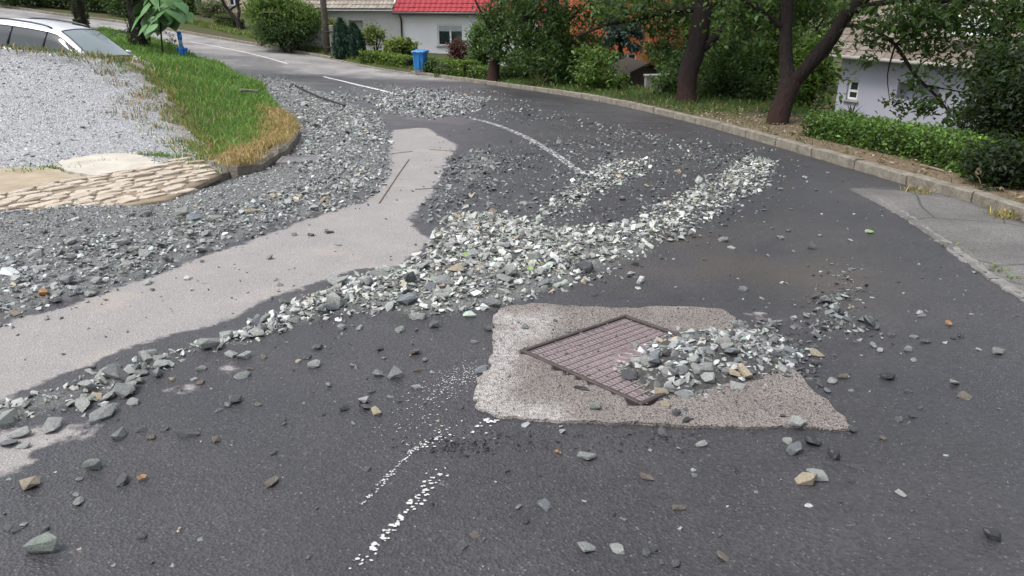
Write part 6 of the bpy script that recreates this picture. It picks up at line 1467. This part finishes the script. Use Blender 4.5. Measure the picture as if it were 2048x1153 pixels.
# ================================================================== CAR
def car():
    # local frame: +x forward, z up, origin on the ground under the middle; length 4.55, width 1.74, height 1.47
    c = np.array([-10.6, 19.1, -1.27])
    t = thing('silver_estate_car', 'silver estate car with black roof rails parked behind the gravel lot', 'car', c); t.rotation_euler = (math.radians(-3.0), math.radians(6.5), math.radians(-15))
    def loft(secs, name, mat, close=False, smooth=True):
        v = []; n = len(secs[0]); f = []
        for s_ in secs: v += s_
        for i in range(len(secs)-1):
            for j in range(n-1): f.append((i*n+j, i*n+j+1, (i+1)*n+j+1, (i+1)*n+j))
        f += [tuple(range(n)), tuple(reversed(range((len(secs)-1)*n, len(secs)*n)))]
        return MB().add(v, f).build(name, M[mat], t, smooth)
    def body_sec(x, w, zb, zt, crown): return [(x, -w*.9, zb), (x, -w, zb+.18), (x, -w*1.0, (zb+zt)/2+.05), (x, -w*.95, zt-.04), (x, -w*.85, zt), (x, -w*.4, zt+crown), (x, 0, zt+crown*1.2), (x, w*.4, zt+crown), (x, w*.85, zt), (x, w*.95, zt-.04), (x, w, (zb+zt)/2+.05), (x, w, zb+.18), (x, w*.9, zb)]
    st = [(-2.27, .60, .42, .72, .0), (-2.2, .78, .25, .88, .0), (-1.9, .84, .2, .93, .0), (-1.2, .87, .18, .93, 0), (0, .87, .18, .915, 0), (.85, .865, .18, .91, 0), (1.05, .86, .2, .90, .015), (1.5, .84, .2, .83, .04), (1.95, .80, .22, .74, .05), (2.2, .70, .28, .64, .03), (2.28, .55, .36, .55, .01)]
    loft([body_sec(*q) for q in st], 'body', 'silver')
    # greenhouse (roof and pillars) : outline of stations at belt and roof
    def gh(x, wb, zb, wt, zt, cr): return [(x, -wb, zb), (x, -(wb*.45+wt*.55), zb+(zt-zb)*.55), (x, -wt-.012, zt-.10), (x, -wt+.03, zt-.025), (x, -wt*.55, zt+cr*.7), (x, 0, zt+cr), (x, wt*.55, zt+cr*.7), (x, wt-.03, zt-.025), (x, wt+.012, zt-.10), (x, wb*.45+wt*.55, zb+(zt-zb)*.55), (x, wb, zb)]
    gs = [(-2.18, .74, .88, .70, .92, .0), (-2.05, .78, .90, .62, 1.25, .01), (-1.85, .80, .90, .60, 1.40, .02), (-1.2, .82, .90, .61, 1.445, .03), (-.5, .83, .90, .62, 1.455, .035), (0, .83, .90, .62, 1.445, .035), (.22, .83, .90, .615, 1.415, .03), (.45, .83, .90, .63, 1.31, .03), (.75, .83, .90, .67, 1.14, .03), (1.05, .82, .90, .74, .95, .03), (1.16, .80, .885, .76, .90, .02)]
    loft([gh(*q) for q in gs], 'roof', 'silver')
    # windscreen and side glass, laid just proud of the shell
    def surf(x, u):      # u in 0..1 across the roof section (near side -> far side) at the windscreen slope
        return None
    def lerp_st(x):
        xs = [q[0] for q in gs]; return [float(np.interp(x, xs, [q[i] for q in gs])) for i in range(1, 6)]
    v = []; f = []; nx_, nu = 10, 12
    for i in range(nx_+1):
        x = .22+.03+(1.12-.25)*i/nx_; wb, zb, wt, zt, cr = lerp_st(x); hw = wt - .075
        for j in range(nu+1):
            u = -1+2*j/nu; v.append((x+.012+.02*(1-u*u), hw*u, zt+cr*(1-u*u)*.95-.012*u*u+.012))
    f = [(i*(nu+1)+j, i*(nu+1)+j+1, (i+1)*(nu+1)+j+1, (i+1)*(nu+1)+j) for i in range(nx_) for j in range(nu)]
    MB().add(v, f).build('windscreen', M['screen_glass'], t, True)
    # black surround of the windscreen
    n1 = nu+1; edge = [v[j] for j in range(n1)]; tb = MB(); tb.tube([(p[0]-.01, p[1], p[2]+.002) for p in edge], [.014]*n1, 6); e2 = [v[nx_*n1+j] for j in range(n1)]; tb.tube(e2, [.02]*n1, 6)
    for j in (0, nu): e = [v[i*n1+j] for i in range(nx_+1)]; tb.tube(e, [.012]*len(e), 6)
    tb.build('windscreen_seal', M['trim'], t, True)
    for sgn in (-1, 1):
        for nm, xa, xb in (('side_window', -.02, .92), ('side_window', -.98, -.09), ('quarter_window', -1.85, -1.05)):
            v = []; f = []; n = 10
            for i in range(n+1):
                x = xa+(xb-xa)*i/n; wb, zb, wt, zt, cr = lerp_st(x); z_t = max(zb+.03, zt-.105)
                for q in (0.02, .2, .4, .55, .62, .7, .85, 1.0):
                    z = zb+.02+(z_t-zb-.02)*q; fr = (z-zb)/max(1e-3, (zt-.1-zb)); y = wb+(wt+.012-wb)*min(1, max(0, fr)); bul = .0
                    # follow the kinked section
                    ym = wb*.45+wt*.55; y = np.interp(fr, [0, .55*(zt-zb)/max(1e-3, zt-.1-zb), 1], [wb, ym, wt+.012]); v.append((x, sgn*(y+.014), z))
            f = [(i*8+j, i*8+j+1, (i+1)*8+j+1, (i+1)*8+j) for i in range(n) for j in range(7)]
            o = MB().add(v, f).build(nm, M['car_glass'], t, True)
        # black belt and window surround line
        xs = np.linspace(-1.88, .95, 16); tb = MB(); pts = []
        for x in xs: wb, zb, wt, zt, cr = lerp_st(x); pts.append((x, sgn*(wt+.018), zt-.10))
        tb.tube(pts, [.016]*len(pts), 6); pts = [(x, sgn*(lerp_st(x)[0]+.010), .915) for x in xs]; tb.tube(pts, [.012]*len(pts), 6)
        for x in (-.055, -1.015): wb, zb, wt, zt, cr = lerp_st(x); tb.tube([(x, sgn*(wb+.008), zb+.02), (x, sgn*(wb*.45+wt*.55+.010), zb+(zt-zb)*.55), (x, sgn*(wt+.02), zt-.1)], [.03]*3, 6)
        tb.build('window_trim', M['trim'], t, True)
        xs = np.linspace(-1.75, .02, 14); pts = []
        for i, x in enumerate(xs): wb, zb, wt, zt, cr = lerp_st(x); pts.append((x, sgn*(wt-.05), zt+.045*math.sin(math.pi*min(1, max(0, i/13)))**.35))
        MB().tube(pts, [.020]*len(pts), 8).build('roof_rail', M['trim'], t, True)
        mir = MB(); mir.box(.74, .84, sgn*.92-.08, sgn*.92+.08, .90, 1.0, .03); mir.build('door_mirror', M['silver'], t)
        MB().box(-.2, -.05, sgn*.875-.012, sgn*.875+.012, .78, .81, .005).build('door_handle', M['silver'], t); MB().box(-1.15, -1.0, sgn*.875-.012, sgn*.875+.012, .80, .83, .005).build('door_handle', M['silver'], t)
        MB().box(2.08, 2.2, sgn*.62-.14, sgn*.62+.14, .55, .68, .03).build('headlight', M['lamp'], t)
        for wx in (-1.33, 1.38):
            w = link('wheel', None, t); w.location = (wx, sgn*.78, .31); w.rotation_euler = (math.pi/2, 0, 0)
            MB().lathe([(.2, -.09), (.29, -.1), (.31, -.08), (.31, .08), (.29, .1), (.2, .09)], 24).build('tyre', M['tyre'], w, True); MB().lathe([(.03, -.07), (.2, -.085), (.21, .085), (.03, .07)], 20).build('rim', M['rim'], w, True)
    MB().box(2.2, 2.3, -.5, .5, .36, .46, .01).build('grille', M['trim'], t)
    wp = MB(); wp.tube([(1.13, -.35, .945), (1.05, .1, .985), (1.0, .3, 1.01)], [.009]*3, 6); wp.tube([(1.13, .35, .945), (1.08, -.05, .97)], [.009]*2, 6); wp.build('wiper', M['trim'], t)
    x_ = .33; wb, zb, wt, zt, cr = lerp_st(x_); MB().lathe([(.032, 0), (.032, .003)], 12).build('sticker', M['white_pvc'], t); o = t.children[-1]; o.location = (.42, -.52, float(lerp_st(.42)[3])+.028); o.rotation_euler = (0, math.radians(32), 0)
car()

# ================================================================== SMALL LITTER
def flat_leaf(px, py, w, mat, label, name='fallen_leaf', hf=hroad):
    p = hit(px, py, h=hf); s = p[1]*CP+(CAM_H-p[2])*SP; r = w*s/FPX*.5; n = 9; v = [(0, 0, .004)]
    for k in range(n): a = 2*math.pi*k/n; q = r*random.uniform(.6, 1.05); v.append((q*math.cos(a), q*math.sin(a)*.7, .006+random.uniform(0, .01)))
    o = MB().add(v, [(0, k+1, (k+1) % n+1) for k in range(n)]).build(name, M[mat]); o.location = tuple(p + [0, 0, .004]); o.rotation_euler = (0, 0, random.uniform(0, 3)); tag(o, label, 'leaf')
flat_leaf(286, 960, 26, 'dry_leaf', 'orange dry leaf flat on dark asphalt below the gravel ridge')
flat_leaf(1115, 910, 18, 'dry_leaf', 'small orange leaf in front of the concrete patch')
flat_leaf(1897, 651, 24, 'dry_leaf', 'yellowish leaf on the wet road toward the apron')
M['green_leaf'] = simple('fresh_leaf', (.14, .24, .05), (.2, .3, .08), 20, .6)
flat_leaf(932, 512, 22, 'green_leaf', 'fresh green leaf lying on the broad gravel fan', hf=lambda x, y: hsurf(x, y)+.05)
flat_leaf(1060, 541, 26, 'green_leaf', 'pale green leaf near the lower part of gravel fan', hf=lambda x, y: hsurf(x, y)+.05)
flat_leaf(1740, 467, 20, 'green_leaf', 'green leaf scrap on wet road beside the apron tip')
def twig(pts, r, label, hf=hroad, mat='twig', name='twig', cat='twig'):
    p = [hit(*q, h=hf) + [0, 0, r*1.3] for q in pts]; b = p[0].copy(); t = MB().tube([q-b for q in p], [r]*len(p), 6).build(name, M[mat]); t.location = tuple(b); tag(t, label, cat)
for q, r, lb in (([(785, 308), (825, 304)], .004, 'thin twig across the upper dry asphalt strip'), ([(818, 320), (800, 345), (758, 408)], .005, 'long bent twig along the edge of dry strip'), ([(830, 380), (875, 377)], .004, 'short twig beside the gravel at dry strip neck'), ([(860, 300), (905, 303)], .004, 'twig at the top of the dry strip'),
                 ([(1840, 333), (1886, 345)], .012, 'pale stick lying on the littered verge')): twig(q, r, lb, hroad if lb[0] != 'p' else (lambda x, y: hground(np.atleast_1d(x), np.atleast_1d(y))))
twig([(585, 170), (610, 183), (640, 197), (690, 214)], .022, 'black rubber strip half buried in the far gravel', lambda x, y: hsurf(x, y)+.02, 'rubber', 'rubber_strip', 'strip')
twig([(480, 185), (515, 187)], .03, 'pale timber post lying in the grass corner', lambda x, y: hverge(x, y)+.08, 'fence_wood', 'timber_post', 'post')
twig([(350, 437), (385, 435)], .004, 'yellowed straw on gravel in front of the cobbled strip', lambda x, y: hsurf(x, y)+.02, 'dry_leaf', 'straw', 'straw')
twig([(1955, 352), (1980, 318)], .03, 'cut brown stub leaning from the dark evergreen', lambda x, y: hground(np.atleast_1d(x), np.atleast_1d(y))+.1, 'twig', 'cut_branch', 'branch')
# crumbs of broken asphalt by the worn line
n = 170; q = Gs([(900, 892)])[0] + rng.normal(0, 1, (n, 2))*np.array([.09, .03]); q2 = sample_poly(Gs([(960, 860), (1400, 868), (1380, 910), (960, 900)]), 170); q = np.vstack([q, q2]); stone_mass('asphalt_crumbs', q[:, 0], q[:, 1], hroad(q[:, 0], q[:, 1]), np.clip(.009*rng.lognormal(0, .5, len(q)), .004, .022), np.full((len(q), 3), .016)*rng.lognormal(0, .4, (len(q), 1)))
print('stones', len([o for o in bpy.data.objects if o.name.startswith('loose_stone')]), 'tris', sum(len(o.data.polygons) for o in bpy.data.objects if o.type == 'MESH'))
